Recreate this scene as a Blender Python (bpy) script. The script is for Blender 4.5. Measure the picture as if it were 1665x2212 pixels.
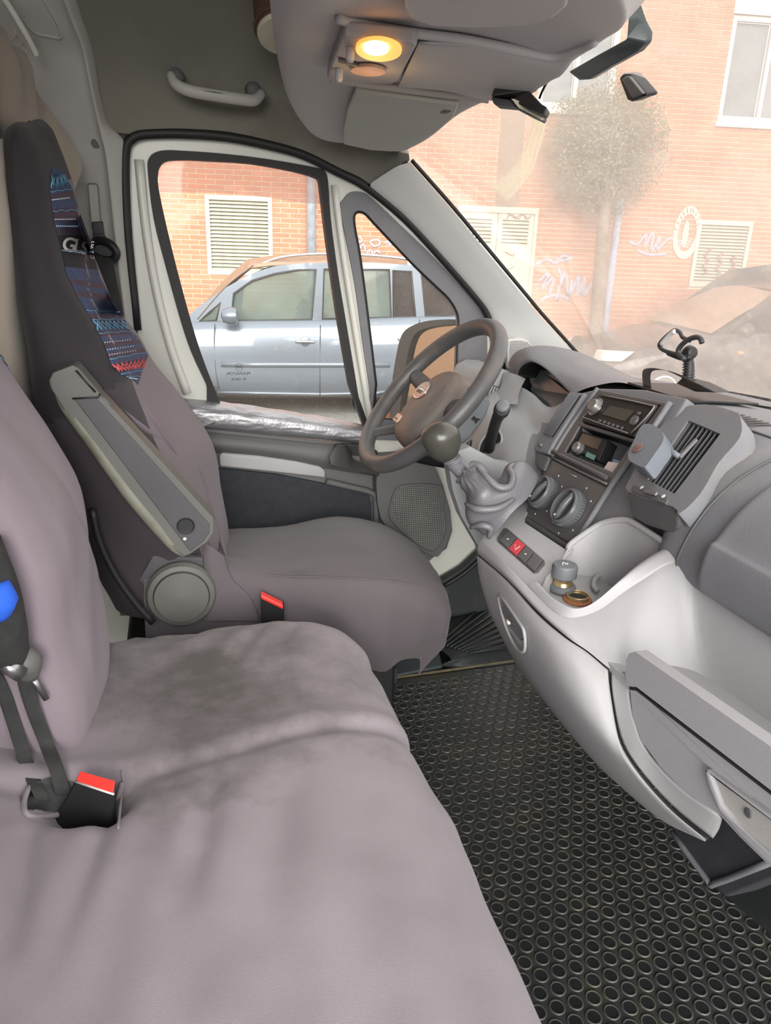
import bpy, bmesh, math, random
from mathutils import Vector as V, Matrix, noise, geometry
for o in list(bpy.data.objects): bpy.data.objects.remove(o, do_unlink=True)
R = math.radians
sc = bpy.context.scene
COL = sc.collection
random.seed(7)

# ------------------------------------------------------------------ camera
# van axes: X forward (windscreen), Y towards the driver's door, Z up, cab floor at Z=0
AX = V((0.96439, -0.05885, 0.25785)); FW_ = 0
PITCH, ROLL, YAW, FOC = 19.19, 1.87, 16.0, 1600.0
def _cam_basis():
    n = V((-152, 4594, 1600)).normalized(); up = -n
    hf = (V((0, 0, 1)) - up * up.z).normalized()
    rh = hf.cross(up); c, s = math.cos(R(YAW)), math.sin(R(YAW))
    return Matrix(((hf * s + rh * c)[:], (hf * c - rh * s)[:], up[:]))
MB_ = _cam_basis()
CAM = V((0, -0.95, 1.02))
camd = bpy.data.cameras.new('camera'); cam = bpy.data.objects.new('camera', camd); COL.objects.link(cam)
r_, d_, f_ = MB_.col[0], MB_.col[1], MB_.col[2]
cam.matrix_world = Matrix(((r_[0], -d_[0], -f_[0], CAM[0]), (r_[1], -d_[1], -f_[1], CAM[1]), (r_[2], -d_[2], -f_[2], CAM[2]), (0, 0, 0, 1)))
camd.sensor_fit = 'VERTICAL'; camd.sensor_height = 36; camd.lens = 36 * FOC / 2212
camd.clip_start = 0.02; camd.clip_end = 200
sc.camera = cam

# ------------------------------------------------------------------ light: bright overcast sky
w = bpy.data.worlds.new('world'); sc.world = w; w.use_nodes = True
nt = w.node_tree; bg = nt.nodes['Background']
tc = nt.nodes.new('ShaderNodeTexCoord'); sp = nt.nodes.new('ShaderNodeSeparateXYZ')
rp = nt.nodes.new('ShaderNodeValToRGB'); nt.links.new(tc.outputs['Generated'], sp.inputs[0])
mr = nt.nodes.new('ShaderNodeMapRange'); mr.inputs[1].default_value = -0.1; mr.inputs[2].default_value = 1.0
nt.links.new(sp.outputs[2], mr.inputs[0]); nt.links.new(mr.outputs[0], rp.inputs[0]); nt.links.new(rp.outputs[0], bg.inputs[0])
rp.color_ramp.elements[0].color = (.93, .95, 1.0, 1); rp.color_ramp.elements[1].color = (1.0, 1.0, 1.0, 1)
bg.inputs[1].default_value = 1.0
sund = bpy.data.lights.new('sun', 'SUN'); sund.energy = 1.7; sund.angle = R(40); sund.color = (1, .96, .9)
sun = bpy.data.objects.new('sun', sund); COL.objects.link(sun)
sun.rotation_euler = V((-0.22, -1.0, 0.30)).to_track_quat('Z', 'Y').to_euler()   # hazy sun behind the photographer
sc.view_settings.view_transform = 'Standard'; sc.view_settings.look = 'None'
sc.view_settings.exposure = 1.48; sc.view_settings.gamma = 1; sc.view_settings.use_curve_mapping = False
sc.cycles.max_bounces = 10; sc.cycles.diffuse_bounces = 6; sc.cycles.transparent_max_bounces = 16

# ------------------------------------------------------------------ helpers
def ray(px, py): return MB_ @ V(((px - 832.5) / FOC, (py - 1106) / FOC, 1))
def P(px, py, Y=None, X=None, Z=None, D=None):
    """point of the van seen at a photo pixel, on the given plane of the van"""
    d = ray(px, py)
    if Y is not None: t = (Y - CAM.y) / d.y
    elif X is not None: t = (X - CAM.x) / d.x
    elif Z is not None: t = (Z - CAM.z) / d.z
    else: t = D
    return CAM + d * t
def PP(px, py, o, n):
    d = ray(px, py); return CAM + d * ((o - CAM).dot(n) / d.dot(n))
def proj(p):
    c = MB_.transposed() @ (p - CAM); return (c.x / c.z * FOC + 832.5, c.y / c.z * FOC + 1106) if c.z > .01 else (-1e5, -1e5)
def srgb(r, g, b):
    f = lambda c: (c / 255 / 12.92) if c / 255 < .04045 else ((c / 255 + .055) / 1.055) ** 2.4
    return (f(r), f(g), f(b), 1)
MATS = {}
def mat(name, col, rough=.5, metal=0., ns=8., var=.12, bump=0., bs=None, spec=.5, coat=0., detail=4, stain=None, sheen=0.):
    if name in MATS: return MATS[name]
    m = bpy.data.materials.new(name); m.use_nodes = True; t = m.node_tree; b = t.nodes['Principled BSDF']
    if len(col) == 3: col = srgb(*col)
    g = t.nodes.new('ShaderNodeTexCoord'); n = t.nodes.new('ShaderNodeTexNoise'); n.inputs['Scale'].default_value = ns; n.inputs['Detail'].default_value = detail
    t.links.new(g.outputs['Object'], n.inputs['Vector'])
    r = t.nodes.new('ShaderNodeValToRGB'); r.color_ramp.elements[0].position = .3; r.color_ramp.elements[1].position = .7
    r.color_ramp.elements[0].color = tuple(c * (1 - var) for c in col[:3]) + (1,); r.color_ramp.elements[1].color = tuple(min(1, c * (1 + var)) for c in col[:3]) + (1,)
    t.links.new(n.outputs['Fac'], r.inputs[0]); out = r.outputs[0]
    if stain:   # (colour, scale, lo, hi)
        n2 = t.nodes.new('ShaderNodeTexNoise'); n2.inputs['Scale'].default_value = stain[1]; n2.inputs['Detail'].default_value = 8; n2.inputs['Roughness'].default_value = .65
        t.links.new(g.outputs['Object'], n2.inputs['Vector'])
        m2 = t.nodes.new('ShaderNodeMapRange'); m2.inputs[1].default_value = stain[2]; m2.inputs[2].default_value = stain[3]; t.links.new(n2.outputs['Fac'], m2.inputs[0])
        mx = t.nodes.new('ShaderNodeMix'); mx.data_type = 'RGBA'; t.links.new(m2.outputs[0], mx.inputs[0]); t.links.new(out, mx.inputs[6]); mx.inputs[7].default_value = srgb(*stain[0]); out = mx.outputs[2]
    t.links.new(out, b.inputs['Base Color'])
    b.inputs['Roughness'].default_value = rough; b.inputs['Metallic'].default_value = metal; b.inputs['Specular IOR Level'].default_value = spec
    b.inputs['Coat Weight'].default_value = coat; b.inputs['Sheen Weight'].default_value = sheen
    if bump:
        n3 = t.nodes.new('ShaderNodeTexNoise'); n3.inputs['Scale'].default_value = bs or ns * 20; n3.inputs['Detail'].default_value = 3
        t.links.new(g.outputs['Object'], n3.inputs['Vector'])
        bp = t.nodes.new('ShaderNodeBump'); bp.inputs['Strength'].default_value = bump; bp.inputs['Distance'].default_value = .002
        t.links.new(n3.outputs['Fac'], bp.inputs['Height']); t.links.new(bp.outputs[0], b.inputs['Normal'])
    MATS[name] = m; return m
def glass(name, tint=(1, 1, 1), dust=.1, dcol=(225, 215, 205), gloss=.06, nscale=3., streak=0., lo=.35, hi=.75):  # dust, dcol: film strength and colour; on car_glass they paint sky sheen
    """thin clear pane with a film of dust, or of painted sky sheen on car_glass"""
    if name in MATS: return MATS[name]
    m = bpy.data.materials.new(name); m.use_nodes = True; t = m.node_tree; t.nodes.clear()
    N = t.nodes.new; L = t.links.new
    out = N('ShaderNodeOutputMaterial'); tr = N('ShaderNodeBsdfTransparent'); tr.inputs[0].default_value = (*tint, 1)
    gl = N('ShaderNodeBsdfGlossy'); gl.inputs['Roughness'].default_value = .03
    fr = N('ShaderNodeFresnel'); fr.inputs[0].default_value = 1.3
    mf = N('ShaderNodeMath'); mf.operation = 'MULTIPLY'; L(fr.outputs[0], mf.inputs[0]); mf.inputs[1].default_value = gloss * 10
    m1 = N('ShaderNodeMixShader'); L(mf.outputs[0], m1.inputs[0]); L(tr.outputs[0], m1.inputs[1]); L(gl.outputs[0], m1.inputs[2])
    df = N('ShaderNodeBsdfDiffuse'); df.inputs[0].default_value = srgb(*dcol); tl = N('ShaderNodeBsdfTranslucent'); tl.inputs[0].default_value = srgb(*dcol)
    m2 = N('ShaderNodeMixShader'); m2.inputs[0].default_value = .5; L(df.outputs[0], m2.inputs[1]); L(tl.outputs[0], m2.inputs[2])
    g = N('ShaderNodeTexCoord'); n = N('ShaderNodeTexNoise'); n.inputs['Scale'].default_value = nscale; n.inputs['Detail'].default_value = 8; L(g.outputs['Object'], n.inputs['Vector'])
    r = N('ShaderNodeMapRange'); r.inputs[1].default_value = lo; r.inputs[2].default_value = hi; r.inputs[3].default_value = dust * .75; r.inputs[4].default_value = dust * 1.3; L(n.outputs['Fac'], r.inputs[0])
    v = N('ShaderNodeTexVoronoi'); v.inputs['Scale'].default_value = 120; L(g.outputs['Object'], v.inputs['Vector'])
    rv = N('ShaderNodeMapRange'); rv.inputs[1].default_value = .16; rv.inputs[2].default_value = .08; rv.inputs[3].default_value = 0; rv.inputs[4].default_value = streak; L(v.outputs['Distance'], rv.inputs[0])
    ad = N('ShaderNodeMath'); ad.operation = 'ADD'; L(r.outputs[0], ad.inputs[0]); L(rv.outputs[0], ad.inputs[1]); ad.use_clamp = True
    m3 = N('ShaderNodeMixShader'); L(ad.outputs[0], m3.inputs[0]); L(m1.outputs[0], m3.inputs[1]); L(m2.outputs[0], m3.inputs[2]); L(m3.outputs[0], out.inputs[0])
    MATS[name] = m; return m

WO = {}   # world offset of each object, so parts can be written in van coordinates
def link(name, me, parent=None):
    o = bpy.data.objects.new(name, me); COL.objects.link(o); WO[o.name] = V((0, 0, 0))
    if parent is not None: o.parent = parent; o.location = -WO[parent.name]
    return o
def tag(o, label, cat=None, group=None, kind=None):
    if label: o['label'] = label
    if cat: o['category'] = cat
    if group: o['group'] = group
    if kind: o['kind'] = kind
    return o
def thing(name, label, cat, loc=(0, 0, 0), group=None, kind=None):
    o = bpy.data.objects.new(name, None); COL.objects.link(o); o.location = loc; o.empty_display_size = .05; WO[o.name] = V(loc)
    return tag(o, label, cat, group, kind)
def mesh(name, vs, fs, m, parent=None, smooth=True, bevel=0, thick=0, off=-1, sub=0, wr=None, merge=0, seg=2, angle=35, lvl=None):
    me = bpy.data.meshes.new(name); me.from_pydata([tuple(v) for v in vs], [], fs)
    bm = bmesh.new(); bm.from_mesh(me)
    if merge: bmesh.ops.remove_doubles(bm, verts=bm.verts, dist=merge)
    bmesh.ops.recalc_face_normals(bm, faces=bm.faces)
    if wr:
        bm.normal_update()
        d = [(v, v.normal.copy() * wr(v.co)) for v in bm.verts]
        for v, n in d: v.co += n
    bm.to_mesh(me); bm.free()
    for p in me.polygons: p.use_smooth = smooth
    ms = m if isinstance(m, (list, tuple)) else [m]
    for x in ms: me.materials.append(x)
    o = link(name, me, parent)
    if thick: s = o.modifiers.new('s', 'SOLIDIFY'); s.thickness = thick; s.offset = off
    if bevel: b = o.modifiers.new('b', 'BEVEL'); b.width = bevel; b.segments = seg; b.limit_method = 'ANGLE'; b.angle_limit = R(angle)
    if sub: s = o.modifiers.new('u', 'SUBSURF'); s.levels = s.render_levels = sub
    if smooth and (bevel or thick): w_ = o.modifiers.new('w', 'WEIGHTED_NORMAL'); w_.keep_sharp = True
    return o
def cr(ps, n=4, closed=False):
    """Catmull-Rom through points"""
    if n <= 1: return list(ps)
    out = []; k = len(ps); rng = k if closed else k - 1
    for i in range(rng):
        if closed: a, b, c, d = ps[(i - 1) % k], ps[i], ps[(i + 1) % k], ps[(i + 2) % k]
        else: a, b, c, d = (ps[i - 1] if i else ps[0] * 2 - ps[1]), ps[i], ps[i + 1], (ps[i + 2] if i + 2 < k else ps[-1] * 2 - ps[-2])
        for j in range(n):
            t = j / n; out.append(.5 * ((2 * b) + (c - a) * t + (2 * a - 5 * b + 4 * c - d) * t * t + (3 * b - a - 3 * c + d) * t ** 3))
    if not closed: out.append(ps[-1].copy())
    return out
def grid(name, rows, m, parent=None, nu=4, nv=4, cu=False, cap=False, mi=None, **k):
    """smooth surface through rows of control points"""
    rs = [cr([V(p) for p in r], nu, cu) for r in rows]
    cols = [cr([r[i] for r in rs], nv) for i in range(len(rs[0]))]
    nr, nc = len(cols[0]), len(cols)
    vs = [cols[c][r] for r in range(nr) for c in range(nc)]; fs = []
    for r in range(nr - 1):
        for c in range(nc if cu else nc - 1):
            c2 = (c + 1) % nc; fs.append((r * nc + c, r * nc + c2, (r + 1) * nc + c2, (r + 1) * nc + c))
    if cap: fs.append(tuple(range(nc))); fs.append(tuple((nr - 1) * nc + i for i in range(nc)))
    o = mesh(name, vs, fs, m, parent, **k)
    if mi:
        w_ = nc if cu else nc - 1
        for i, p in enumerate(o.data.polygons): p.material_index = mi((i % w_ + .5) / w_, (i // w_ + .5) / (nr - 1))
    return o
def plate(name, outer, holes, vec, m, parent=None, sm=0, hs=0, **k):
    """flat sheet with holes, extruded by vec"""
    ol = cr([V(p) for p in outer], sm, True) if sm else [V(p) for p in outer]
    hl = [cr([V(p) for p in h], hs, True) if hs else [V(p) for p in h] for h in holes]
    loops = [ol] + hl; flat = [p for l in loops for p in l]; n = len(flat); vec = V(vec)
    tris = geometry.tessellate_polygon(loops)
    vs = flat + [p + vec for p in flat]; fs = [tuple(t) for t in tris] + [tuple(i + n for i in t[::-1]) for t in tris]
    b = 0
    for l in loops:
        for i in range(len(l)): j = (i + 1) % len(l); fs.append((b + i, b + j, b + j + n, b + i + n))
        b += len(l)
    k.setdefault('smooth', False)
    if k.get('bevel'): k.setdefault('angle', 50); k['smooth'] = True
    return mesh(name, vs, fs, m, parent, **k)
def tubev(path, r, n=10, closed=False, caps=True, flat=None):
    """verts+faces of a tube; r number or list; flat=(vec, factor) squashes along a direction"""
    k = len(path); vs, fs = [], []; prev = None
    for i, p in enumerate(path):
        a = path[(i - 1) % k] if (closed or i) else p; b = path[(i + 1) % k] if (closed or i < k - 1) else p
        t = (b - a).normalized()
        if prev is None: x = t.orthogonal().normalized()
        else: x = (prev - t * prev.dot(t)).normalized()
        prev = x; y = t.cross(x); rr = r[i] if isinstance(r, (list, tuple)) else r
        for j in range(n):
            q = (x * math.cos(j * 2 * math.pi / n) + y * math.sin(j * 2 * math.pi / n)) * rr
            if flat: q -= flat[0] * q.dot(flat[0]) * (1 - flat[1])
            vs.append(p + q)
    for i in range(k if closed else k - 1):
        for j in range(n): a = i * n; b = ((i + 1) % k) * n; fs.append((a + j, a + (j + 1) % n, b + (j + 1) % n, b + j))
    if caps and not closed: fs.append(tuple(range(n))[::-1]); fs.append(tuple((k - 1) * n + j for j in range(n)))
    return vs, fs
def tube(name, path, r, m, parent=None, n=10, closed=False, sm=0, flat=None, **k):
    path = [V(p) for p in path]
    if sm: path = cr(path, sm, closed); 
    if isinstance(r, (list, tuple)) and sm:
        rs = []; 
        for i in range(len(r) - 1):
            for j in range(sm): rs.append(r[i] + (r[i + 1] - r[i]) * j / sm)
        rs.append(r[-1]); r = rs
    vs, fs = tubev(path, r, n, closed, flat=flat); return mesh(name, vs, fs, m, parent, **k)
def lathev(prof, o, ax, n=24, sc_=(1, 1)):
    o = V(o); ax = V(ax).normalized(); x = ax.orthogonal().normalized(); y = ax.cross(x); vs, fs = [], []
    for r, h in prof:
        for j in range(n): a = j * 2 * math.pi / n; vs.append(o + ax * h + x * r * math.cos(a) * sc_[0] + y * r * math.sin(a) * sc_[1])
    for i in range(len(prof) - 1):
        for j in range(n): fs.append((i * n + j, i * n + (j + 1) % n, (i + 1) * n + (j + 1) % n, (i + 1) * n + j))
    fs.append(tuple(range(n))[::-1]); fs.append(tuple((len(prof) - 1) * n + j for j in range(n))); return vs, fs
def lathe(name, prof, o, ax, m, parent=None, n=24, **k):
    vs, fs = lathev(prof, o, ax, n); k.setdefault('angle', 30); k.setdefault('bevel', .0006); return mesh(name, vs, fs, m, parent, **k)
def boxv(o, u, v, w_):
    o, u, v, w_ = V(o), V(u), V(v), V(w_)
    return [o, o + u, o + u + v, o + v, o + w_, o + u + w_, o + u + v + w_, o + v + w_], [(0, 3, 2, 1), (4, 5, 6, 7), (0, 1, 5, 4), (1, 2, 6, 5), (2, 3, 7, 6), (3, 0, 4, 7)]
def box(name, o, u, v, w_, m, parent=None, **k):
    vs, fs = boxv(o, u, v, w_); return mesh(name, vs, fs, m, parent, **k)
def join(lst):
    vs, fs = [], []
    for a, b in lst: n = len(vs); vs += list(a); fs += [tuple(i + n for i in f) for f in b]
    return vs, fs
class Fr:
    """flat frame in the van: o origin, u right, v down, n out"""
    def __init__(s, o, u, v):
        s.o, s.u = V(o), V(u).normalized(); s.n = V(v).cross(s.u).normalized(); s.v = s.u.cross(s.n)
    def __call__(s, a, b, c=0): return s.o + s.u * a + s.v * b + s.n * c
    def px(s, x, y):
        p = PP(x, y, s.o, s.n) - s.o; return (p.dot(s.u), p.dot(s.v))
def rrect(fr, a0, b0, a1, b1, r, c=0, n=5):
    out = []
    for cx, cy, t0 in ((a1 - r, b0 + r, -90), (a1 - r, b1 - r, 0), (a0 + r, b1 - r, 90), (a0 + r, b0 + r, 180)):
        for i in range(n + 1): t = R(t0 + 90 * i / n); out.append(fr(cx + r * math.cos(t), cy + r * math.sin(t), c))
    return out
def circ(fr, a, b, r, c=0, n=24, ry=None): return [fr(a + r * math.cos(i * 2 * math.pi / n), b + (ry or r) * math.sin(i * 2 * math.pi / n), c) for i in range(n)]
def text(name, s, fr, a, b, size, m, parent=None, c=.0006, rot=0, depth=.0003, mirror=False, shear=0):
    cu = bpy.data.curves.new('t', 'FONT'); cu.body = s; cu.size = size; cu.extrude = depth; cu.align_x = 'CENTER'; cu.align_y = 'CENTER'; cu.shear = shear
    to = bpy.data.objects.new('t', cu); COL.objects.link(to); dg = bpy.context.evaluated_depsgraph_get(); me = bpy.data.meshes.new_from_object(to.evaluated_get(dg))
    bpy.data.objects.remove(to); cs, sn = math.cos(rot), math.sin(rot)
    for v in me.vertices:
        x, y, z = v.co; x = -x if mirror else x; x, y = x * cs - y * sn, x * sn + y * cs
        v.co = fr(a + x, b - y, c + z)
    me.materials.clear(); me.materials.append(m); o = link(name, me, parent); return o
from mathutils.bvhtree import BVHTree
class Surf:
    """looks up points on an existing surface, to lay prints, seams and belts on it"""
    def __init__(s, o): s.b = BVHTree.FromPolygons([v.co.copy() for v in o.data.vertices], [tuple(p.vertices) for p in o.data.polygons])
    def __call__(s, x, y, out=.002, alt=None):
        d = ray(x, y).normalized(); h = s.b.ray_cast(CAM, d)
        if h[0] is None: return alt if alt is not None else P(x, y, Y=.3)
        n = h[1] if h[1].dot(d) < 0 else -h[1]; return h[0] + n * out
def fbm(p, s, seed=0): return noise.noise(V((p.x * s + seed, p.y * s, p.z * s)))
# ------------------------------------------------------------------ materials
M_brick = mat('brick', (184, 126, 98), .9, ns=2.3, var=.22, bump=.3, bs=60)
M_mortar = mat('mortar', (226, 214, 186), .95, ns=5, var=.08, bump=.2, bs=80)
M_cream = mat('cream_paint', (198, 194, 174), .6, ns=3, var=.05, stain=((165, 158, 138), 9, .55, .8))
M_wpaint = mat('white_paint', (205, 202, 192), .5, ns=4, var=.04)
M_dark = mat('dark_gap', (38, 38, 36), .9)
M_asph = mat('asphalt', (120, 118, 112), .95, ns=20, var=.25, bump=.4, bs=120)
M_pave = mat('pavement', (165, 160, 150), .9, ns=4, var=.12)
M_silver = mat('silver_car_paint', (104, 112, 122), .3, .45, ns=1.5, var=.05, coat=.6, stain=((165, 150, 130), 14, .62, .9))
M_dust_refl = mat('roof_dust_and_reflection', (150, 122, 100), .6, .1, ns=10, var=.15)  # roof dust; on the silver car's windscreen it paints the reflected building
M_chrome = mat('chrome', (205, 205, 205), .18, 1., var=.03)
M_black = mat('black_plastic', (30, 30, 31), .5, ns=12, var=.15)
M_rubber = mat('black_rubber', (24, 24, 25), .6, ns=12, var=.15)
M_tyre = mat('tyre', (35, 35, 35), .85)
M_darkcar = mat('dark_car_paint', (50, 48, 50), .35, .3, ns=3, var=.1, coat=.4, stain=((120, 108, 96), 10, .5, .75))
M_carglass = glass('car_glass', (.78, .86, .84), .26, (200, 214, 208), .10)  # pale green film paints in the sky reflected by the car windows
M_darkglass = glass('dark_car_glass', (.25, .22, .22), .16, (170, 160, 158), .12, streak=.5)
M_bark = mat('bark', (128, 112, 98), .9, ns=14, var=.2, bump=.5)
M_leaf = mat('leaf', (118, 118, 86), .7, ns=30, var=.35)
M_downpipe = mat('galvanised_pipe', (165, 172, 182), .5, .2, ns=9, var=.18)
M_winglass = mat('building_window_glass', (112, 124, 128), .35, 0, ns=2, var=.12)
M_graff = mat('spray_paint', (172, 166, 178), .8, ns=20, var=.2)
M_graffw = mat('white_spray_paint', (232, 226, 224), .8, ns=20, var=.1)
M_amber = mat('amber_lens', (230, 130, 60), .3)
M_headl = mat('headlamp_glass', (215, 215, 210), .12, .3)

# ------------------------------------------------------------------ street and building
STREET = -0.68
WA = R(9.1); WU = V((math.cos(WA), -math.sin(WA), 0)); WN = V((-math.sin(WA), -math.cos(WA), 0)); UPV = V((0, 0, 1))   # WN points to the van
W0 = CAM + ray(450, 500) * 10.25
wall = Fr(W0, WU, -UPV)          # a along the wall, b down, n?
def WP(px, py, out=0): p = PP(px, py, W0, WN) - W0; return (p.dot(WU), -p.z)
g_ = mesh('floor_street', [(-30, -30, STREET), (30, -30, STREET), (30, 30, STREET), (-30, 30, STREET)], [(0, 1, 2, 3)], M_asph); tag(g_, 'grey asphalt street outside the van', None, kind='structure'); g_.name = 'floor_2'
zb = STREET + .12; b_g = W0.z - zb
sd = box('floor_3', wall(-14, b_g, 1.3), WU * 28, -WN * 2.2, (0, 0, -.12), M_pave); tag(sd, 'raised pavement along the brick building', kind='structure')
# openings in the wall: name -> rect (a0,b0,a1,b1) from pixel corners
def rectpx(x0, y0, x1, y1):
    a0, b0 = WP(x0, y0); a1, b1 = WP(x1, y1); return (a0, b0, a1, b1)
OP = {'v1': rectpx(442, 421, 590, 596), 'v2': rectpx(1508, 476, 1600, 622), 'dr': (WP(990, 450)[0], WP(1080, 450)[1], WP(1163, 455)[0], b_g),
      'w1': (WP(1586, 30)[0], WP(1586, 30)[1], WP(1586, 30)[0] + 1.25, WP(1556, 266)[1]), 'w2': (WP(1170, 120)[0], WP(1300, -60)[1], WP(1335, 120)[0], WP(1190, 238)[1])}
wr_ = thing('wall_back', 'tall orange brick building wall across the street', None, W0, kind='structure')
TOPB = -5.2
hl = [[wall(a0, b0), wall(a1, b0), wall(a1, b1), wall(a0, b1)] for a0, b0, a1, b1 in OP.values()]
plate('mortar_bed', [wall(-7, TOPB), wall(12, TOPB), wall(12, b_g + .2), wall(-7, b_g + .2)], hl, -WN * .25, M_mortar, wr_)
BL, BH, J = .25, .065, .011
me_b = None; singles = []; rest = []
row = 0; b = b_g
while b > TOPB:
    a = -6.5 + (BL / 2 if row % 2 else 0)
    while a < 9:
        x0, x1, y0, y1 = a, a + BL - J, b - BH + J, b
        segs = [(x0, x1)]
        for (a0, b0, a1, b1) in OP.values():
            if y1 > b0 + .004 and y0 < b1 - .004:
                ns_ = []
                for s0, s1 in segs:
                    if s1 <= a0 or s0 >= a1: ns_.append((s0, s1)); continue
                    if s0 < a0 - .02: ns_.append((s0, a0 - .004))
                    if s1 > a1 + .02: ns_.append((a1 + .004, s1))
                segs = ns_
        for s0, s1 in segs:
            c = wall((s0 + s1) / 2, (y0 + y1) / 2); px, py = proj(c)
            if -40 < px < 1705 and -40 < py < 900:
                full = abs((s1 - s0) - (BL - J)) < 1e-4
                (singles if full and 345 < px < 700 and 352 < py < 690 and len(singles) < 300 else rest).append((s0, s1, y0, y1))
            elif random.random() < 1: rest.append((s0, s1, y0, y1))
        a += BL
    b -= BH; row += 1
def brickv(s0, s1, y0, y1, pr=.012): return boxv(wall(s0, y1, -.01), WU * (s1 - s0), UPV * (y1 - y0), WN * (pr + .01))
vs, fs = boxv(V((0, 0, 0)) - WN * .01, WU * (BL - J), UPV * (BH - J), WN * .022)
bme = bpy.data.meshes.new('brick'); bme.from_pydata([tuple(v) for v in vs], [], fs); bme.materials.append(M_brick)
M_bricks = [M_brick] + [mat('brick_tone%d' % i, c, .9, ns=2.3, var=.15, bump=.3, bs=60) for i, c in enumerate([(192, 134, 104), (184, 126, 98), (190, 126, 94)])]
bms = []
for mm in M_bricks: q = bme.copy(); q.materials[0] = mm; bms.append(q)
for s0, s1, y0, y1 in singles:
    o = link('brick', random.choice(bms), wr_); o.location = wall(s0, y1, random.uniform(-.002, .002)) - W0
rv, rf = [], []
for s in rest:
    v_, f_2 = brickv(*s, pr=.012 + random.uniform(-.002, .002)); n = len(rv); rv += v_; rf += [tuple(i + n for i in f) for f in f_2]
br = mesh('brickwork', rv, rf, M_bricks, wr_, smooth=False); br['kind'] = 'stuff'
for i, p in enumerate(br.data.polygons): p.material_index = (i // 6 * 7919 + i // 6 // 3) % 4
# the wall goes on to the left, seen only in the door mirror
mb = bpy.data.materials.new('distant_brickwork'); mb.use_nodes = True; t_n = mb.node_tree; bt = t_n.nodes.new('ShaderNodeTexBrick'); tc_ = t_n.nodes.new('ShaderNodeTexCoord'); mp_ = t_n.nodes.new('ShaderNodeMapping')
mp_.inputs['Rotation'].default_value = (R(-90), 0, 0); bt.inputs['Scale'].default_value = 1; bt.inputs['Brick Width'].default_value = .25; bt.inputs['Row Height'].default_value = .065; bt.inputs['Mortar Size'].default_value = .008
bt.inputs['Color1'].default_value = srgb(184, 126, 98); bt.inputs['Color2'].default_value = srgb(192, 122, 88); bt.inputs['Mortar'].default_value = srgb(200, 183, 152)
t_n.links.new(tc_.outputs['Object'], mp_.inputs[0]); t_n.links.new(mp_.outputs[0], bt.inputs[0]); t_n.links.new(bt.outputs[0], t_n.nodes['Principled BSDF'].inputs[0]); t_n.nodes['Principled BSDF'].inputs['Roughness'].default_value = .9
fb = plate('brickwork', [wall(-30, TOPB, .012), wall(-6.6, TOPB, .012), wall(-6.6, b_g + .1, .012), wall(-30, b_g + .1, .012)], [], -WN * .2, mb, wr_); fb['kind'] = 'stuff'
# louvred vents
def louvre(rect, n, label, m, nm='louvre_vent'):
    a0, b0, a1, b1 = rect; t = thing(nm, label, 'vent', wall((a0 + a1) / 2, b1), 'cream louvred vents in the brick wall')
    fw = .055
    plate('frame', [wall(a0, b0, -.03), wall(a1, b0, -.03), wall(a1, b1, -.03), wall(a0, b1, -.03)], [[wall(a0 + fw, b0 + fw, -.03), wall(a1 - fw, b0 + fw, -.03), wall(a1 - fw, b1 - fw, -.03), wall(a0 + fw, b1 - fw, -.03)]], WN * .06, m, t)
    box('back_panel', wall(a0 + .01, b1 - .01, -.14), WU * (a1 - a0 - .02), UPV * (b1 - b0 - .02), -WN * .01, M_dark, t)
    h = (b1 - b0 - 2 * fw) / n
    vs, fs = boxv((0, 0, 0), WU * (a1 - a0 - 2 * fw), WN * .06 - UPV * h * .78, UPV * .006); sm_ = bpy.data.meshes.new('slat'); sm_.from_pydata([tuple(v) for v in vs], [], fs); sm_.materials.append(m)
    for i in range(n):
        o = link('slat', sm_, t); o.location = wall(a0 + fw, b0 + fw + h * (i + .15), -.045) - WO[t.name]
    return t
louvre(OP['v1'], 19, 'cream louvred vent in the brick wall seen through the driver door window', M_cream)
v2 = louvre(OP['v2'], 18, 'cream louvred vent with brown scrawl beside the round emblem, at right', M_cream)
a0, b0, a1, b1 = OP['v2']
M_scr = mat('brown_spray_paint', (150, 112, 100), .8)
for k_ in range(3): tube('scrawl', [wall(a0 + (a1 - a0) * (.25 + .25 * k_ + .05 * math.sin(j * 2 + k_)), b0 + (b1 - b0) * (.4 + .05 * k_ + .05 * j), .032) for j in range(9)], .014, M_scr, v2, sm=3, n=6)
# white double door with small louvres
a0, b0, a1, b1 = OP['dr']; t = thing('double_door', 'cream metal double door with louvre panels and scribbles', 'door', wall((a0 + a1) / 2, b1))
plate('frame', [wall(a0, b0, -.03), wall(a1, b0, -.03), wall(a1, b1, -.03), wall(a0, b1, -.03)], [[wall(a0 + .05, b0 + .06, -.03), wall(a1 - .05, b0 + .06, -.03), wall(a1 - .05, b1 - .01, -.03), wall(a0 + .05, b1 - .01, -.03)]], WN * .05, M_cream, t)
mid = (a0 + a1) / 2
for s in (0, 1):
    x0, x1 = (a0 + .05, mid - .006) if s == 0 else (mid + .006, a1 - .05)
    lf = plate('door_leaf', [wall(x0, b0 + .06, -.05), wall(x1, b0 + .06, -.05), wall(x1, b1 - .01, -.05), wall(x0, b1 - .01, -.05)], [[wall(x0 + .07, b0 + .15, -.05), wall(x1 - .07, b0 + .15, -.05), wall(x1 - .07, b0 + .5, -.05), wall(x0 + .07, b0 + .5, -.05)]], WN * .04, M_cream, t)
    for i in range(7): box('slat', wall(x0 + .07, b0 + .17 + i * .05, -.04), WU * (x1 - x0 - .14), WN * .03 - UPV * .03, UPV * .006, M_cream, lf, smooth=False)
    box('back_panel', wall(x0 + .05, b0 + .52, -.08), WU * (x1 - x0 - .1), UPV * .4, -WN * .01, M_dark, lf)
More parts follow.
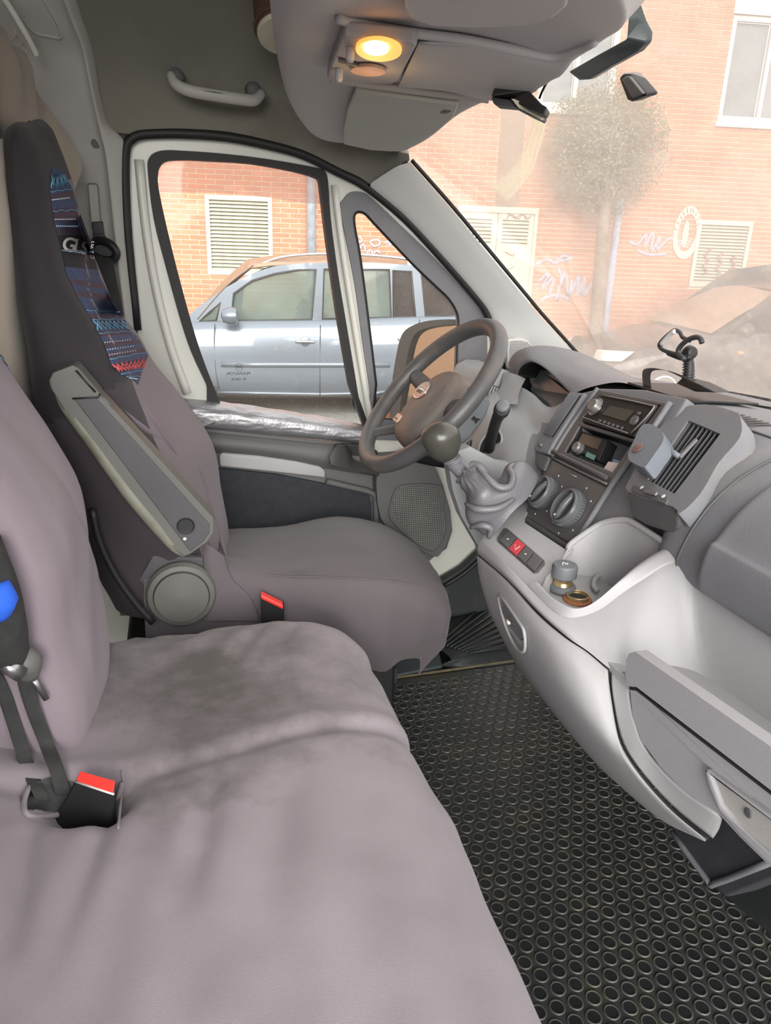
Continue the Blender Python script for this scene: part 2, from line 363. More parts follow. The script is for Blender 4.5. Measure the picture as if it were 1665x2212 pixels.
for k_ in range(4): tube('scribble', [wall(mid + .12 + .06 * j + .03 * math.sin(j * 3 + k_), b0 + (.1 if k_ < 2 else .6 + .2 * (k_ - 2)) + .035 * math.cos(j * 2.3 + k_), .002) for j in range(7 if k_ < 2 else 4)], .006, M_scr, t, sm=3, n=5)
# windows of the building
def bwin(rect, label, mull):
    a0, b0, a1, b1 = rect; t = thing('building_window', label, 'window', wall((a0 + a1) / 2, b1), 'white framed windows of the brick building'); fw = .07
    xs = [a0] + mull + [a1]
    hs = [[wall(xs[i] + (fw if i == 0 else fw * .4), b0 + fw, -.08), wall(xs[i + 1] - (fw if i == len(xs) - 2 else fw * .4), b0 + fw, -.08), wall(xs[i + 1] - (fw if i == len(xs) - 2 else fw * .4), b1 - fw - .03, -.08), wall(xs[i] + (fw if i == 0 else fw * .4), b1 - fw - .03, -.08)] for i in range(len(xs) - 1)]
    plate('frame', [wall(a0, b0, -.08), wall(a1, b0, -.08), wall(a1, b1, -.08), wall(a0, b1, -.08)], hs, WN * .06, M_wpaint, t)
    for h in hs: plate('pane', [p - WN * .02 for p in h], [], -WN * .008, M_winglass, t)
    box('sill', wall(a0 - .04, b1 + .05, -.05), WU * (a1 - a0 + .08), UPV * .05, WN * .1, M_wpaint, t, bevel=.005)
    if label.startswith('tall'): box('shutter_box', wall(a0 - .02, b0, -.05), WU * (a1 - a0 + .04), UPV * .3, WN * .07, M_wpaint, t, bevel=.005)
bwin(OP['w1'], 'tall pale building window with white frame at the upper right corner', [OP['w1'][0] + .62])
bwin(OP['w2'], 'white framed building window behind the treetop', [OP['w2'][0] + .52])
# galvanised pipe behind silver car, street lamp post, trunk
def pxpipe(nm, label, cat, pts, r, out, m):
    return tag(tube(nm, [wall(*WP(x, y), out) for x, y in pts], r, m, n=14), label, cat)
def WO_(px, py, out): return PP(px, py, W0 + WN * out, WN)
p_ = [WP(672, 440), WP(680, 700)]; tag(tube('downpipe', [wall(p_[0][0], -5, .1), wall(p_[0][0], b_g - .01, .1)], .065, M_downpipe, n=14), 'grey galvanised pipe on the brick wall behind the silver car', 'pipe')
a_, b_ = WO_(1339, 430, .45), WO_(1306, 705, .45); dd = (b_ - a_) / (b_.z - a_.z)
tag(tube('lamp_post', [a_, b_, a_ + dd * (STREET + .121 - a_.z)], .055, mat('mottled_pole', (150, 156, 170), .6, ns=18, var=.2), n=14), 'thin pale mottled grey post beside the tree trunk', 'post')
# tree
def tree():
    D = 10.3 / -ray(1300, 500).dot(WN); base = CAM + ray(1292, 720) * D; base.z = STREET + .01; top = CAM + ray(1315, 312) * D
    t = thing('tree', 'round clipped street tree with grey brown crown seen through the windscreen', 'tree', base)
    tube('trunk', [base, base.lerp(top, .5) + V((.01, 0, 0)), base.lerp(top, .85)], [.11, .095, .07], M_bark, t, sm=4, n=12)
    vs, fs = [], []
    for i in range(9):
        a = i * 2.4; e = top + V((math.cos(a) * .45, math.sin(a) * .45, .25 * math.sin(i))); v_, f2 = tubev([base.lerp(top, .72), base.lerp(top, .85).lerp(e, .5), e], [.035, .02, .008], 6); n = len(vs); vs += v_; fs += [tuple(q + n for q in f) for f in f2]
    mesh('branches', vs, fs, M_bark, t)
    rnd = random.Random(3); vs, fs = [], []
    for i in range(15000):
        d = V((rnd.gauss(0, 1), rnd.gauss(0, 1), rnd.gauss(0, 1))).normalized(); lump = 1 + .16 * noise.noise(d * 2.2)
        r = (rnd.random() ** .45) * lump; p = top + V((d.x * r * .90, d.y * r * .58, d.z * r * (.97 if d.z < 0 else .82) + .02))
        u = V((rnd.gauss(0, 1), rnd.gauss(0, 1), rnd.gauss(0, 1))).normalized() * rnd.uniform(.016, .03); v = u.orthogonal().normalized() * rnd.uniform(.01, .018)
        n = len(vs); vs += [p - u, p + v, p + u, p - v]; fs.append((n, n + 1, n + 2, n + 3))
    o = mesh('foliage', vs, fs, M_leaf, t, smooth=False); o['kind'] = 'stuff'
tree()
# graffiti and round emblem on the wall
def graff(nm, label, strokes, m, r=.02):
    vs, fs = [], []
    for s in strokes:
        pth = cr([wall(*WP(x, y), .016) for x, y in s], 4); v_, f2 = tubev(pth, r, 6, flat=(WN, .1)); n = len(vs); vs += v_; fs += [tuple(q + n for q in f) for f in f2]
    return tag(mesh(nm, vs, fs, m, wr_), label)
graff('graffiti', 'pale blue graffiti scrawl between the double door and the tree', [[(1150, 575), (1180, 560), (1200, 568), (1215, 553), (1232, 557), (1215, 563), (1200, 556)], [(1160, 610), (1185, 590), (1170, 625), (1195, 600), (1185, 640)], [(1205, 580), (1212, 600), (1200, 650), (1220, 590), (1225, 640)], [(1235, 605), (1232, 635), (1250, 595), (1245, 640), (1262, 600), (1258, 635), (1278, 612), (1262, 640)], [(1165, 650), (1190, 638), (1215, 640), (1228, 648)]], M_graff, .028)
graff('graffiti', 'pale blue graffiti scrawl between the tree and the round emblem', [[(1355, 520), (1375, 528), (1395, 505), (1390, 535), (1410, 500), (1405, 545), (1425, 510), (1418, 540), (1445, 515), (1470, 525)], [(1375, 540), (1400, 550), (1440, 548)]], M_graff, .022)
graff('graffiti', 'white bubble graffiti above the roof rails of the silver car', [[(775, 510), (782, 520), (772, 525)], [(775, 540), (785, 528), (790, 545)], [(800, 520), (815, 518), (820, 527), (808, 532), (800, 525), (801, 520)], [(830, 525), (838, 522), (845, 530), (840, 520), (842, 535)], [(790, 548), (800, 540), (806, 550), (812, 542), (822, 548)]], M_graff, .016)
ea, eb = WP(1482, 503); t = thing('wall_emblem', 'round white painted emblem with lettering around a surfboard figure', 'emblem', wall(ea, eb))
M_emb = mat('emblem_paint', (204, 186, 172), .8, ns=6, var=.06); ry = .37; rx = .21
plate('ring', circ(wall, ea, eb, rx, .015, 36, ry), [circ(wall, ea, eb, rx * .68, .015, 32, ry * .70)], WN * .006, M_emb, t)
plate('figure', circ(wall, ea - .02, eb + .02, .045, .015, 20, .19), [], WN * .006, M_emb, t)
for k_ in range(3): tube('wave', [wall(ea - .1 + .025 * j, eb + .1 + .04 * k_ + .015 * math.sin(j * 1.4 + k_), .016) for j in range(9)], .009, M_emb, t, sm=2, n=6)
for i in range(11):   # worn, illegible lettering round the ring
    th = R(-172 + i * 16.5); rt = V((math.cos(th), math.sin(th))); c_ = (ea + rx * .84 * rt.x, eb + ry * .85 * rt.y)
    tube('letter', [wall(c_[0] - rt.x * .02, c_[1] - rt.y * .03, .024), wall(c_[0] + rt.x * .02 + .012 * (i % 3 - 1), c_[1] + rt.y * .03, .024)], .006, M_scr, t, n=5)
# speckled tan plate added for a dark band above the double door
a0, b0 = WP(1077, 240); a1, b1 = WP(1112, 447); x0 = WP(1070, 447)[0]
tag(plate('tan_strip', [wall(a0, -4, .014), wall(a1 + .02, -4, .014), wall(x0 + (a1 - a0), b1, .014), wall(x0, b1, .014)], [], WN * .004, mat('speckled_tan', (142, 118, 98), .9, ns=60, var=.2), wr_), 'long speckled tan strip above the double door')
# ------------------------------------------------------------------ parked cars
CO = CAM + ray(692, 693) * 7.9; CO.z = STREET
WT = -WN
def cpt(s, t, z): return CO + WU * s + WT * t + UPV * z
def cpx(px, py, t=0.): p = PP(px, py, CO + WT * t, WN) - CO; return (p.dot(WU), p.z)
def car(nm, label, W, st, wheels, paint, glassm, glaze, holes, roof, hub_m, far_glass=True):
    """st: stations (s, top z, inset, bottom z); glaze: px outline of near greenhouse; roof: (s, z, t inset)"""
    t0 = thing(nm, label, 'car', cpt((st[0][0] + st[-1][0]) / 2, W / 2, 0))
    rows = []
    for s, zt, ins, zb in st:
        h = [(ins + .07, zb), (ins + .005, zb + (zt - zb) * .16), (ins - .005, zb + (zt - zb) * .45), (ins + .0, zb + (zt - zb) * .78), (ins + .05, zt - .02), (ins + .16, zt + .015)]
        full = h + [(W / 2, zt + .05)] + [(W - a, z) for a, z in h[::-1]]
        rows.append([cpt(s, a, z) for a, z in full])
    grid('body', rows, paint, t0, nu=3, nv=4, cap=True)
    T = .10
    def g(px, py, t=T): s, z = cpx(px, py, T); return cpt(s, t, z)
    ol = [g(*p) for p in glaze]; hs = [[g(*p) for p in h] for h in holes]
    mir = lambda ps: [p + WT * (W - 2 * T) for p in ps]
    plate('side_frame', ol, hs, WT * .04, paint, t0, sm=0)
    plate('side_frame', mir(ol), [mir(h) for h in hs], -WT * .04, paint, t0)
    for i, h in enumerate(hs):
        gm = glassm[i] if isinstance(glassm, list) else glassm
        tube('window_seal', h, .012, M_black, t0, n=6, closed=True)
        plate('side_window', [p + WT * .02 for p in h], [], WT * .004, gm, t0)
        plate('side_window', mir([p - WT * .02 for p in h]), [], WT * .004, gm, t0)
    rr = []
    for s, z in roof: rr.append([cpt(s, T + .00, z - .03), cpt(s, T + .08, z + .015), cpt(s, W * .3, z + .05), cpt(s, W * .5, z + .06), cpt(s, W * .7, z + .05), cpt(s, W - T - .08, z + .015), cpt(s, W - T, z - .03)])
    for s, r, z in wheels:
        for sd, tt in ((1, -.0), (-1, W)):
            o = cpt(s, tt, z); a = WT * sd
            wv = lathe('wheel', [(r * .62, -.01), (r * .92, -.015), (r, .02), (r, .2), (r * .9, .22)], o, a, M_tyre, t0, n=28)
            lathe('hub_cap', [(.02, -.01), (r * .5, -.02), (r * .62, .0), (r * .62, .1)], o, a, hub_m, wv, n=20)
            lathe('wheel_arch', [(r * 1.18, -.004), (r * 1.18, .1), (r * .9, .1)], o + WT * sd * .01, a, M_black, t0, n=28)
    return t0, rr, T
# --- silver people carrier
holes = [[(429, 694), (452, 675), (476, 653), (467, 692)],
         [(505, 634), (544, 607), (592, 592), (640, 584), (682, 582), (673, 690), (560, 693), (499, 691)],
         [(700, 582), (841, 583), (845, 686), (696, 689)], [(849, 584), (888, 586), (897, 684), (850, 686)],
         [(910, 590), (955, 598), (1000, 628), (1035, 676), (919, 683)]]
glaze = [(400, 700), (414, 676), (440, 655), (481, 625), (520, 603), (554, 587), (597, 574), (650, 569), (710, 567), (800, 567), (880, 572), (960, 582), (1010, 605), (1050, 650), (1075, 690), (1060, 694), (840, 698), (692, 702), (560, 708), (440, 711)]
sil, rr, T = car('silver_car', 'silver people carrier with roof rails parked against the brick wall', 1.78,
    [(-2.28, .55, .28, .3), (-2.2, .70, .12, .22), (-1.95, .80, .03, .2), (-1.5, .92, .01, .18), (-1.2, .96, 0, .17), (0, 1.0, 0, .16), (1.1, 1.06, 0, .17), (1.8, 1.07, .02, .2), (2.0, 1.0, .1, .25), (2.08, .8, .25, .35)],
    [(-1.48, .31, .31), (1.2, .31, .31)], M_silver, [M_carglass, M_carglass, M_carglass, M_darkglass, M_darkglass], glaze, holes, [(-.76, 1.545), (-.5, 1.585), (0, 1.615), (.6, 1.61), (1.2, 1.56), (1.55, 1.46)], M_chrome)
grid('roof', rr, M_dust_refl, sil, nu=3, nv=3, thick=.02)
W_ = 1.78
fr_ = [cpt(-1.30, T - .01, .99), cpt(-1.38, W_ * .5, 1.02), cpt(-1.30, W_ - T - .02, .99)]; fr2 = [cpt(-.70, T - .005, 1.55), cpt(-.80, W_ * .5, 1.6), cpt(-.76, W_ - T - .03, 1.53)]
grid('windscreen', [fr_, [a.lerp(b, .5) + UPV * (.05 if i_ == 0 else .04) for i_, (a, b) in enumerate(zip(fr_, fr2))], fr2], M_dust_refl, sil, nu=4, nv=4, thick=.01)
tube('rear_hatch', [cpt(1.6, T + .02, 1.42), cpt(1.66, W_ / 2, 1.46), cpt(1.6, W_ - T - .02, 1.42)], .03, M_silver, sil, n=8)
for tt in (T + .05, W_ - T - .05):
    tube('roof_rail', [cpt(-.62, tt, 1.56), cpt(-.40, tt, 1.635), cpt(0, tt, 1.68), (cpt(.6, tt, 1.68)), cpt(1.15, tt, 1.63), cpt(1.3, tt, 1.56)], .016, M_chrome, sil, n=8, sm=4)
    box('rail_foot', cpt(.93, tt - .02, 1.57), WU * .07, WT * .04, UPV * .09, M_wpaint, sil, bevel=.01)
def onside(px, py, o=-.012): s, z = cpx(px, py); return cpt(s, o, z)
for ln in ([(464, 700), (463, 740), (466, 800), (473, 842)], [(692, 702), (691, 780), (691, 854)], [(906, 690), (908, 720)]): tube('shut_line', [onside(*p, -.002) for p in ln], .0045, M_dark, sil, n=6, sm=3)
tube('side_moulding', [onside(*p) for p in [(478, 787), (560, 788), (690, 788), (780, 788), (842, 788)]], .028, M_silver, sil, n=10, flat=(WT, .5))
tube('sill', [onside(*p, .02) for p in [(470, 848), (560, 850), (692, 852), (812, 850), (838, 845)]], .02, M_silver, sil, n=8)
tube('sill_trim', [cpt(-1.1, .03, .2), cpt(1.0, .03, .2)], .035, M_black, sil, n=8)
def handle(x, y):
    s, z = cpx(x, y); f = Fr(cpt(s, -.006, z), WU, -UPV); 
    bw = lathe('handle_bowl', [(.01, .012), (.05, .004), (.052, 0)], f.o, f.n, M_silver, sil, n=20)
    tube('door_handle', [f(-.1, 0, .03), f(-.05, -.005, .04), (f(.05, -.005, .04)), f(.1, 0, .03)], .014, M_chrome, sil, n=8, sm=3)
handle(659, 738); handle(880, 733)
ms = cpx(505, 680); mb = lathe('door_mirror', [(.01, -.12), (.07, -.1), (.095, -.03), (.085, .04), (.02, .06)], cpt(ms[0], -.14, ms[1]), WU, M_silver, sil, n=18)
tube('mirror_foot', [cpt(ms[0] + .02, .05, ms[1] - .02), cpt(ms[0], -.1, ms[1] - .03)], .025, M_black, sil, n=8)
for k_ in (0.35, 1.3):   # front seats and steering wheel seen through the glass
    hb = tube('car_seat', [cpt(-.35, k_, .55), cpt(-.2, k_, .75), cpt(-.05, k_, 1.1)], [.2, .22, .16], M_black, sil, n=10, sm=3)
    tube('head_restraint', [cpt(-.04, k_ - .1, 1.23), cpt(-.04, k_ + .1, 1.23)], .07, M_black, hb, n=10)
grid('dash_top', [[cpt(-1.25, .15, .93), cpt(-1.25, .9, .96), cpt(-1.25, 1.6, .93)], [cpt(-.85, .15, .93), cpt(-.8, .9, .95), cpt(-.85, 1.6, .93)]], M_black, sil)
# --- dark car behind it
glz = [(1540, 728), (1570, 708), (1665, 640), (1740, 590), (1850, 575), (1990, 600), (2060, 720), (1800, 732)]
dk, rr, T = car('dark_car', 'dusty dark car parked behind the silver one, seen through the windscreen', 1.8,
    [(3.16, .45, .35, .25), (3.22, .58, .17, .2), (3.5, .70, .05, .18), (3.9, .80, .01, .17), (4.4, .92, 0, .17), (5.4, .98, 0, .17), (6.6, 1.0, 0, .2), (7.2, .95, .1, .25), (7.35, .7, .3, .4)],
    [(3.95, .31, .31), (6.55, .31, .31)], M_darkcar, M_darkglass, glz, [[(1575, 722), (1670, 655), (1745, 610), (1840, 595), (1960, 615), (2010, 700), (1780, 722)]], [(5.3, 1.40), (5.7, 1.46), (6.3, 1.46), (6.9, 1.36)], M_chrome)
grid('roof', rr, M_darkcar, dk, nu=3, nv=3, thick=.02)
fr_ = [cpt(4.48, T, .95), cpt(4.36, .9, .99), cpt(4.48, 1.7, .95)]; fr2 = [cpt(5.28, T + .06, 1.40), cpt(5.2, .9, 1.46), cpt(5.28, 1.64, 1.40)]
grid('windscreen', [fr_, [a.lerp(b, .5) + UPV * .03 for a, b in zip(fr_, fr2)], fr2], M_dust_refl, dk, nu=4, nv=4, thick=.01)
tube('door_mirror', [cpt(4.75, -.02, .98), cpt(4.74, -.18, 1.02)], [.04, .085], M_darkcar, dk, n=12)
for tt, sg in ((.14, 1), (1.66, -1)):
    grid('headlamp', [[cpt(3.235, tt + .24 * sg, .60), cpt(3.25, tt + .1 * sg, .60), cpt(3.42, tt - .11 * sg, .62)], [cpt(3.27, tt + .25 * sg, .71), cpt(3.33, tt + .1 * sg, .72), cpt(3.56, tt - .1 * sg, .73)]], M_headl, dk, nu=4, nv=4, thick=.02)
s_, z_ = cpx(1600, 762); box('side_repeater', cpt(s_ - .04, -.012, z_ - .012), WU * .07, WT * .012, UPV * .028, M_amber, dk, bevel=.004)
lathe('grille', [(.3, 0), (.3, .03)], cpt(3.22, .9, .52), -WU, M_black, dk, n=24)
# ------------------------------------------------------------------ van shell
M_trim = mat('grey_trim', (172, 170, 165), .55, ns=6, var=.04, bump=.25, bs=900)
M_headl_ = mat('headliner_fabric', (118, 116, 106), .95, ns=5, var=.07, bump=.5, bs=700, stain=((92, 88, 78), 3.5, .52, .75), sheen=.2)
M_white = mat('van_white_metal', (212, 212, 204), .35, ns=3, var=.03)
M_lite = mat('light_grey_plastic', (166, 165, 167), .62, ns=4, var=.04, bump=.15, bs=900, stain=((160, 152, 142), 7, .62, .85))
M_pill = mat('pillar_plastic', (200, 202, 200), .55, ns=5, var=.03, bump=.15, bs=900)
M_dash = mat('dash_grey', (112, 113, 117), .6, ns=6, var=.05, bump=.35, bs=900, stain=((132, 128, 122), 8, .55, .85))
M_dashd = mat('dash_dark_grey', (84, 84, 86), .5, ns=6, var=.06, bump=.3, bs=900, stain=((105, 98, 92), 9, .55, .85))
M_bezel = mat('bezel_grey', (88, 86, 86), .42, ns=8, var=.08, stain=((118, 104, 92), 12, .55, .8))
M_door = mat('door_panel_grey', (98, 98, 98), .6, ns=6, var=.05, bump=.3, bs=900)
M_cloth = mat('door_cloth', (52, 54, 60), .95, ns=40, var=.15, bump=.4, bs=900)
M_seatd = mat('seat_fabric_dark', (82, 76, 81), .8, ns=7, var=.07, bump=.3, bs=1200, sheen=.15, stain=((92, 84, 86), 5, .5, .8))
M_floorb = mat('floor_black', (46, 50, 52), .6, ns=9, var=.15, stain=((74, 70, 58), 14, .55, .75))
M_belt = mat('webbing', (46, 47, 46), .8, ns=60, var=.2, bump=.5, bs=500)
M_curt = mat('curtain_fabric', (168, 157, 142), .95, ns=7, var=.05, bump=.4, bs=800, sheen=.3)
M_tape = mat('silver_tape', (170, 170, 174), .42, .7, ns=5, var=.1, bump=.6, bs=110, stain=((150, 130, 112), 9, .55, .8))
M_smoke = mat('smoked_grey_panel', (72, 82, 84), .3, ns=3, var=.04)

# floor
fl = plate('floor', [(-.5, -.95, -.02), (1.15, -.95, -.02), (1.15, .88, -.02), (-.5, .88, -.02)], [], (0, 0, -.03), M_floorb); tag(fl, 'dark cab floor of the van under the rubber mat', kind='structure')
# headliner
seal_px = [(296, 713), (276, 520), (269, 376), (272, 318), (284, 300), (302, 291), (340, 288), (394, 288), (490, 295), (586, 314), (659, 335), (731, 371), (793, 404), (875, 472), (947, 549), (1019, 631), (1052, 676), (1074, 745), (1086, 800), (1092, 850)]
SEAL = [P(x, y, Y=.875) for x, y in seal_px]
top = [P(x, y, Y=.87) for x, y in [(300, 291), (394, 287), (490, 294), (586, 313), (659, 334), (731, 370), (793, 404)]]
base = [V((-.55, .87, top[0].z + .03)), V((-.3, .87, top[0].z + .01))] + top + [P(884, 346, Y=.80)]
def up(p, y, z, dx=0): return V((p.x + dx, y, z))
rows = [base, [up(p, .85, p.z + .10) for p in base], [up(p, .79, max(1.42, p.z + .17)) for p in base], [up(p, .66, 1.52) for p in base], [up(p, .4, 1.56) for p in base], [up(p, 0, 1.57) for p in base], [up(p, -1.0, 1.55) for p in base]]
ce = grid('ceiling', rows, M_headl_, nu=3, nv=4, wr=lambda p: .004 * fbm(p, 4)); tag(ce, 'grey fabric headliner under the van roof', kind='structure')
ro = plate('ceiling_2', [(-.6, -.98, 1.60), (.5, -.98, 1.60), (.5, .93, 1.60), (-.6, .93, 1.60)], [], (0, 0, .02), M_white); tag(ro, 'white van roof skin', kind='structure')
# b-pillar trim
rws = []
for y, xm, xr, Y in [(-60, 118, 140, .75), (0, 140, 168, .765), (40, 155, 180, .785), (70, 166, 190, .80), (110, 180, 202, .825), (160, 190, 209, .84), (220, 202, 219, .855), (265, 212, 232, .862), (300, 221, 266, .868), (330, 228, 269, .87), (400, 236, 268, .87), (520, 248, 274, .87), (713, 270, 294, .87), (900, 290, 306, .87), (1200, 300, 320, .87)]:
    rws.append([P(-180, y, Y=Y + .01), P(60, y, Y=Y), P(xm - 14, y, Y=Y - .012), P(xm, y, Y=Y - .022), P(xr - 5, y, Y=Y - .004), P(xr, y, Y=Y + .006)])
tr = grid('trim_1', rws, M_trim, nu=3, nv=3); tag(tr, 'tall grey plastic trim on the pillar behind the driver door', kind='structure')
f = Fr(P(150, 260, Y=.845), (1, 0, 0), (0, 0, -1))
TS = Surf(tr)
tube('recess_edge', [TS(x, y, .000, P(x, y, Y=.80)) for x, y in [(92, -5), (118, 38), (131, 66), (133, 78), (124, 82), (104, 78), (84, 74), (68, 64), (50, 38)]], .0035, M_trim, tr, sm=4, n=8)
lathe('screw_cover', [(.001, -.004), (.008, -.004), (.010, .001)], TS(207, 310, .0), (0, -1, 0), M_dashd, tr, n=16)
s_ = Fr(P(205, 447, Y=.856), (1, 0, .0), (.03, 0, -1)); hh = .043
plate('slot_frame', rrect(s_, -.011, -hh - .004, .011, hh + .004, .006, .002), [rrect(s_, -.0085, -hh, .0085, hh, .004, .002)], s_.n * .004, M_dash, tr)
plate('slot_slider', rrect(s_, -.0085, -hh, .0085, hh * .9, .004, .003), [], s_.n * .001, M_trim, tr)
# driver's door
dr = thing('door_1', 'driver door of the van with white metal frame and grey lining', None, (.35, .9, .1), kind='structure')
outer = [P(x, y, Y=.90) for x, y in seal_px] + [P(1085, 1000, Y=.9), P(1062, 1120, Y=.9), P(1040, 1180, Y=.9), P(1000, 1222, Y=.9), P(945, 1255, Y=.9), V((.62, .9, 0)), V((-.02, .9, 0))]
winpx = [(322, 342), (346, 326), (394, 326), (490, 333), (586, 345), (682, 362), (700, 368), (708, 390), (714, 472), (730, 592), (750, 712), (774, 857), (790, 975), (500, 932), (452, 890), (447, 840), (442, 823), (413, 760), (389, 688), (356, 568), (332, 472), (320, 376)]
glpx = [(341, 376), (347, 356), (362, 346), (400, 344), (442, 346), (538, 352), (634, 369), (682, 383), (690, 392), (694, 420), (706, 520), (730, 688), (755, 833), (772, 950), (500, 912), (478, 875), (442, 785), (418, 712), (389, 607), (365, 511), (344, 415)]
qo = [(735, 452), (742, 430), (758, 415), (785, 416), (808, 432), (853, 475), (921, 540), (989, 610), (1036, 664), (1050, 700), (1052, 800), (1040, 920), (812, 950), (800, 850), (783, 739), (768, 626), (752, 540)]
qg = [(762, 472), (766, 459), (776, 455), (790, 460), (808, 479), (853, 527), (898, 574), (943, 617), (971, 644), (989, 674), (993, 700), (991, 739), (988, 807), (984, 900), (819, 905), (810, 830), (799, 739), (785, 626), (774, 547), (765, 500)]
W9 = lambda ps, Y: [P(x, y, Y=Y) for x, y in ps]
plate('door_frame', outer, [W9(winpx, .90), W9(qo, .90)], (0, .045, 0), M_white, dr, bevel=.003, hs=3)
plate('window_rubber', W9(winpx, .892), [W9(glpx, .892)], (0, .03, 0), M_rubber, dr, bevel=.003, sm=3, hs=3)
q_ = plate('quarter_frame', W9(qo, .894), [W9([(x + (800 - x) * -.0 , y) for x, y in qg], .894)], (0, .03, 0), M_dash, dr, bevel=.003, sm=3, hs=3)
qin = W9(qg, .905); tube('quarter_rubber', cr(qin, 3, True), .006, M_rubber, dr, closed=True, n=8)
# raised inner lip of the white frame beside the window
tube('frame_lip', W9([(300, 345), (312, 470), (330, 590), (352, 690), (375, 770), (405, 850)], .888), .010, M_white, dr, sm=4, n=10)
tube('frame_lip', W9([(722, 400), (737, 520), (757, 650), (778, 780), (800, 910)], .890), .008, M_white, dr, sm=4, n=10)
M_gl = glass('side_glass', (.97, .98, .97), .05, (235, 225, 210), .05, 4, .25, .45, .7)
plate('side_glass', W9(glpx, .918), [], (0, .004, 0), M_gl, dr)
plate('quarter_glass', W9(qg, .918), [], (0, .004, 0), M_gl, dr)
# wind deflector on the outside of the glass
M_defl = glass('smoked_acrylic', (.90, .86, .86), .26, (222, 200, 192), .03, 5)
plate('wind_deflector', W9([(341, 376), (347, 356), (362, 346), (442, 346), (538, 352), (634, 369), (690, 390), (697, 442), (640, 436), (560, 424), (480, 417), (400, 415), (344, 416)], .945), [], (0, .003, 0), M_defl, dr)
# printed glass stamp (mirror writing as in the photo)
sf = Fr(P(515, 800, Y=.9135), (1, 0, 0), (0, 0, -1)); M_ink = mat('black_ink', (30, 32, 34), .7)
tx = [text('glass_stamp', 'PILKINGTON', sf, 0, .008, .010, M_ink, dr, c=0, mirror=True), text('glass_stamp', 'E9  43R-00', sf, 0, .022, .008, M_ink, dr, c=0, mirror=True), text('glass_stamp', 'AS2', sf, .002, -.008, .008, M_ink, dr, c=0, mirror=True)]
tube('stamp_ring', circ(sf, .002, -.008, .009), .0005, M_ink, dr, closed=True, n=4)
# door seal
sl = tube('trim_2', SEAL + [P(1100, 950, Y=.88)], .0105, M_rubber, sm=3, n=10); tag(sl, 'black rubber seal round the driver door opening', kind='structure')
# lining
DY = .862
dp = plate('door_lining', [P(x, y, Y=DY) for x, y in [(405, 925), (440, 925), (560, 940), (700, 955), (800, 965), (815, 985), (888, 981), (911, 987), (939, 1008), (957, 1048), (973, 1104), (977, 1147), (965, 1185), (935, 1205), (850, 1290), (400, 1290)]], [], (0, .04, 0), M_door, dr, bevel=.005)
grid('sill_pad', [[P(x, y, Y=.905) for x, y in [(395, 858), (470, 866), (600, 884), (720, 904), (800, 922)]], [P(x, y, Y=.87) for x, y in [(396, 866), (470, 876), (600, 893), (720, 913), (800, 932)]], [P(x, y, Y=.845) for x, y in [(397, 884), (470, 892), (600, 908), (720, 926), (800, 943)]], [P(x, y, Y=.845) for x, y in [(400, 912), (470, 920), (600, 932), (720, 945), (800, 958)]], [P(x, y, Y=.862) for x, y in [(400, 920), (470, 928), (600, 940), (720, 952), (800, 964)]]], M_tape, dr, nu=16, nv=10, wr=lambda p: .0022 * fbm(p, 26) + .0016 * noise.noise(V((p.x * 30, p.y * 160, p.z * 220))))
tp = P(437, 922, Y=.84); mesh('tape_flap', [tp, tp + V((.03, 0, .012)), tp + V((.035, .01, -.004)), tp + V((-.01, -.002, -.004)) + V((0, 0, .03))], [(0, 1, 2), (0, 3, 1)], M_tape, dr, smooth=False)
# upper lining bulge, light strip, dark cloth pocket
grid('upper_lining', [[P(x, y, Y=.862) for x, y in [(420, 930), (560, 944), (700, 958), (806, 966)]], [P(x, y, Y=.84) for x, y in [(420, 945), (560, 957), (700, 973), (808, 985)]], [P(x, y, Y=.838) for x, y in [(420, 962), (560, 974), (700, 995), (812, 1010)]], [P(x, y, Y=.862) for x, y in [(430, 975), (560, 990), (700, 1012), (812, 1030)]]], M_door, dr, nu=4, nv=4)
plate('armrest_strip', [P(x, y, Y=.845) for x, y in [(473, 983), (482, 979), (559, 985), (640, 997), (690, 1008), (703, 1017), (703, 1033), (598, 1021), (475, 1008)]], [], (0, .02, 0), M_lite, dr, bevel=.005)
plate('cloth_panel', [P(x, y, Y=.852) for x, y in [(470, 1011), (598, 1025), (705, 1046), (798, 1068), (802, 1090), (802, 1160), (480, 1160)]], [], (0, .01, 0), M_cloth, dr)
tube('pocket_rim', [P(x, y, Y=.845) for x, y in [(705, 1040), (760, 1053), (806, 1066), (812, 1090), (812, 1150)]], .008, M_door, dr, sm=3)
ph = thing  # pull handle
hb = plate('handle_recess', [P(x, y, Y=.838) for x, y in [(723, 961), (741, 958), (790, 962), (816, 975), (816, 1030), (760, 1016), (713, 1006)]], [], (0, .01, 0), M_black, dr, bevel=.003)
grid('pull_handle', [[P(x, y, Y=.815) for x, y in [(713, 985), (722, 964), (733, 959), (743, 964), (750, 984), (766, 998), (790, 1004), (814, 1008)]], [P(x, y, Y=.81) for x, y in [(711, 1003), (725, 1006), (738, 1009), (750, 1012), (762, 1016), (780, 1020), (798, 1024), (814, 1028)]]], M_black, dr, nu=3, nv=3, thick=.018, bevel=.002)
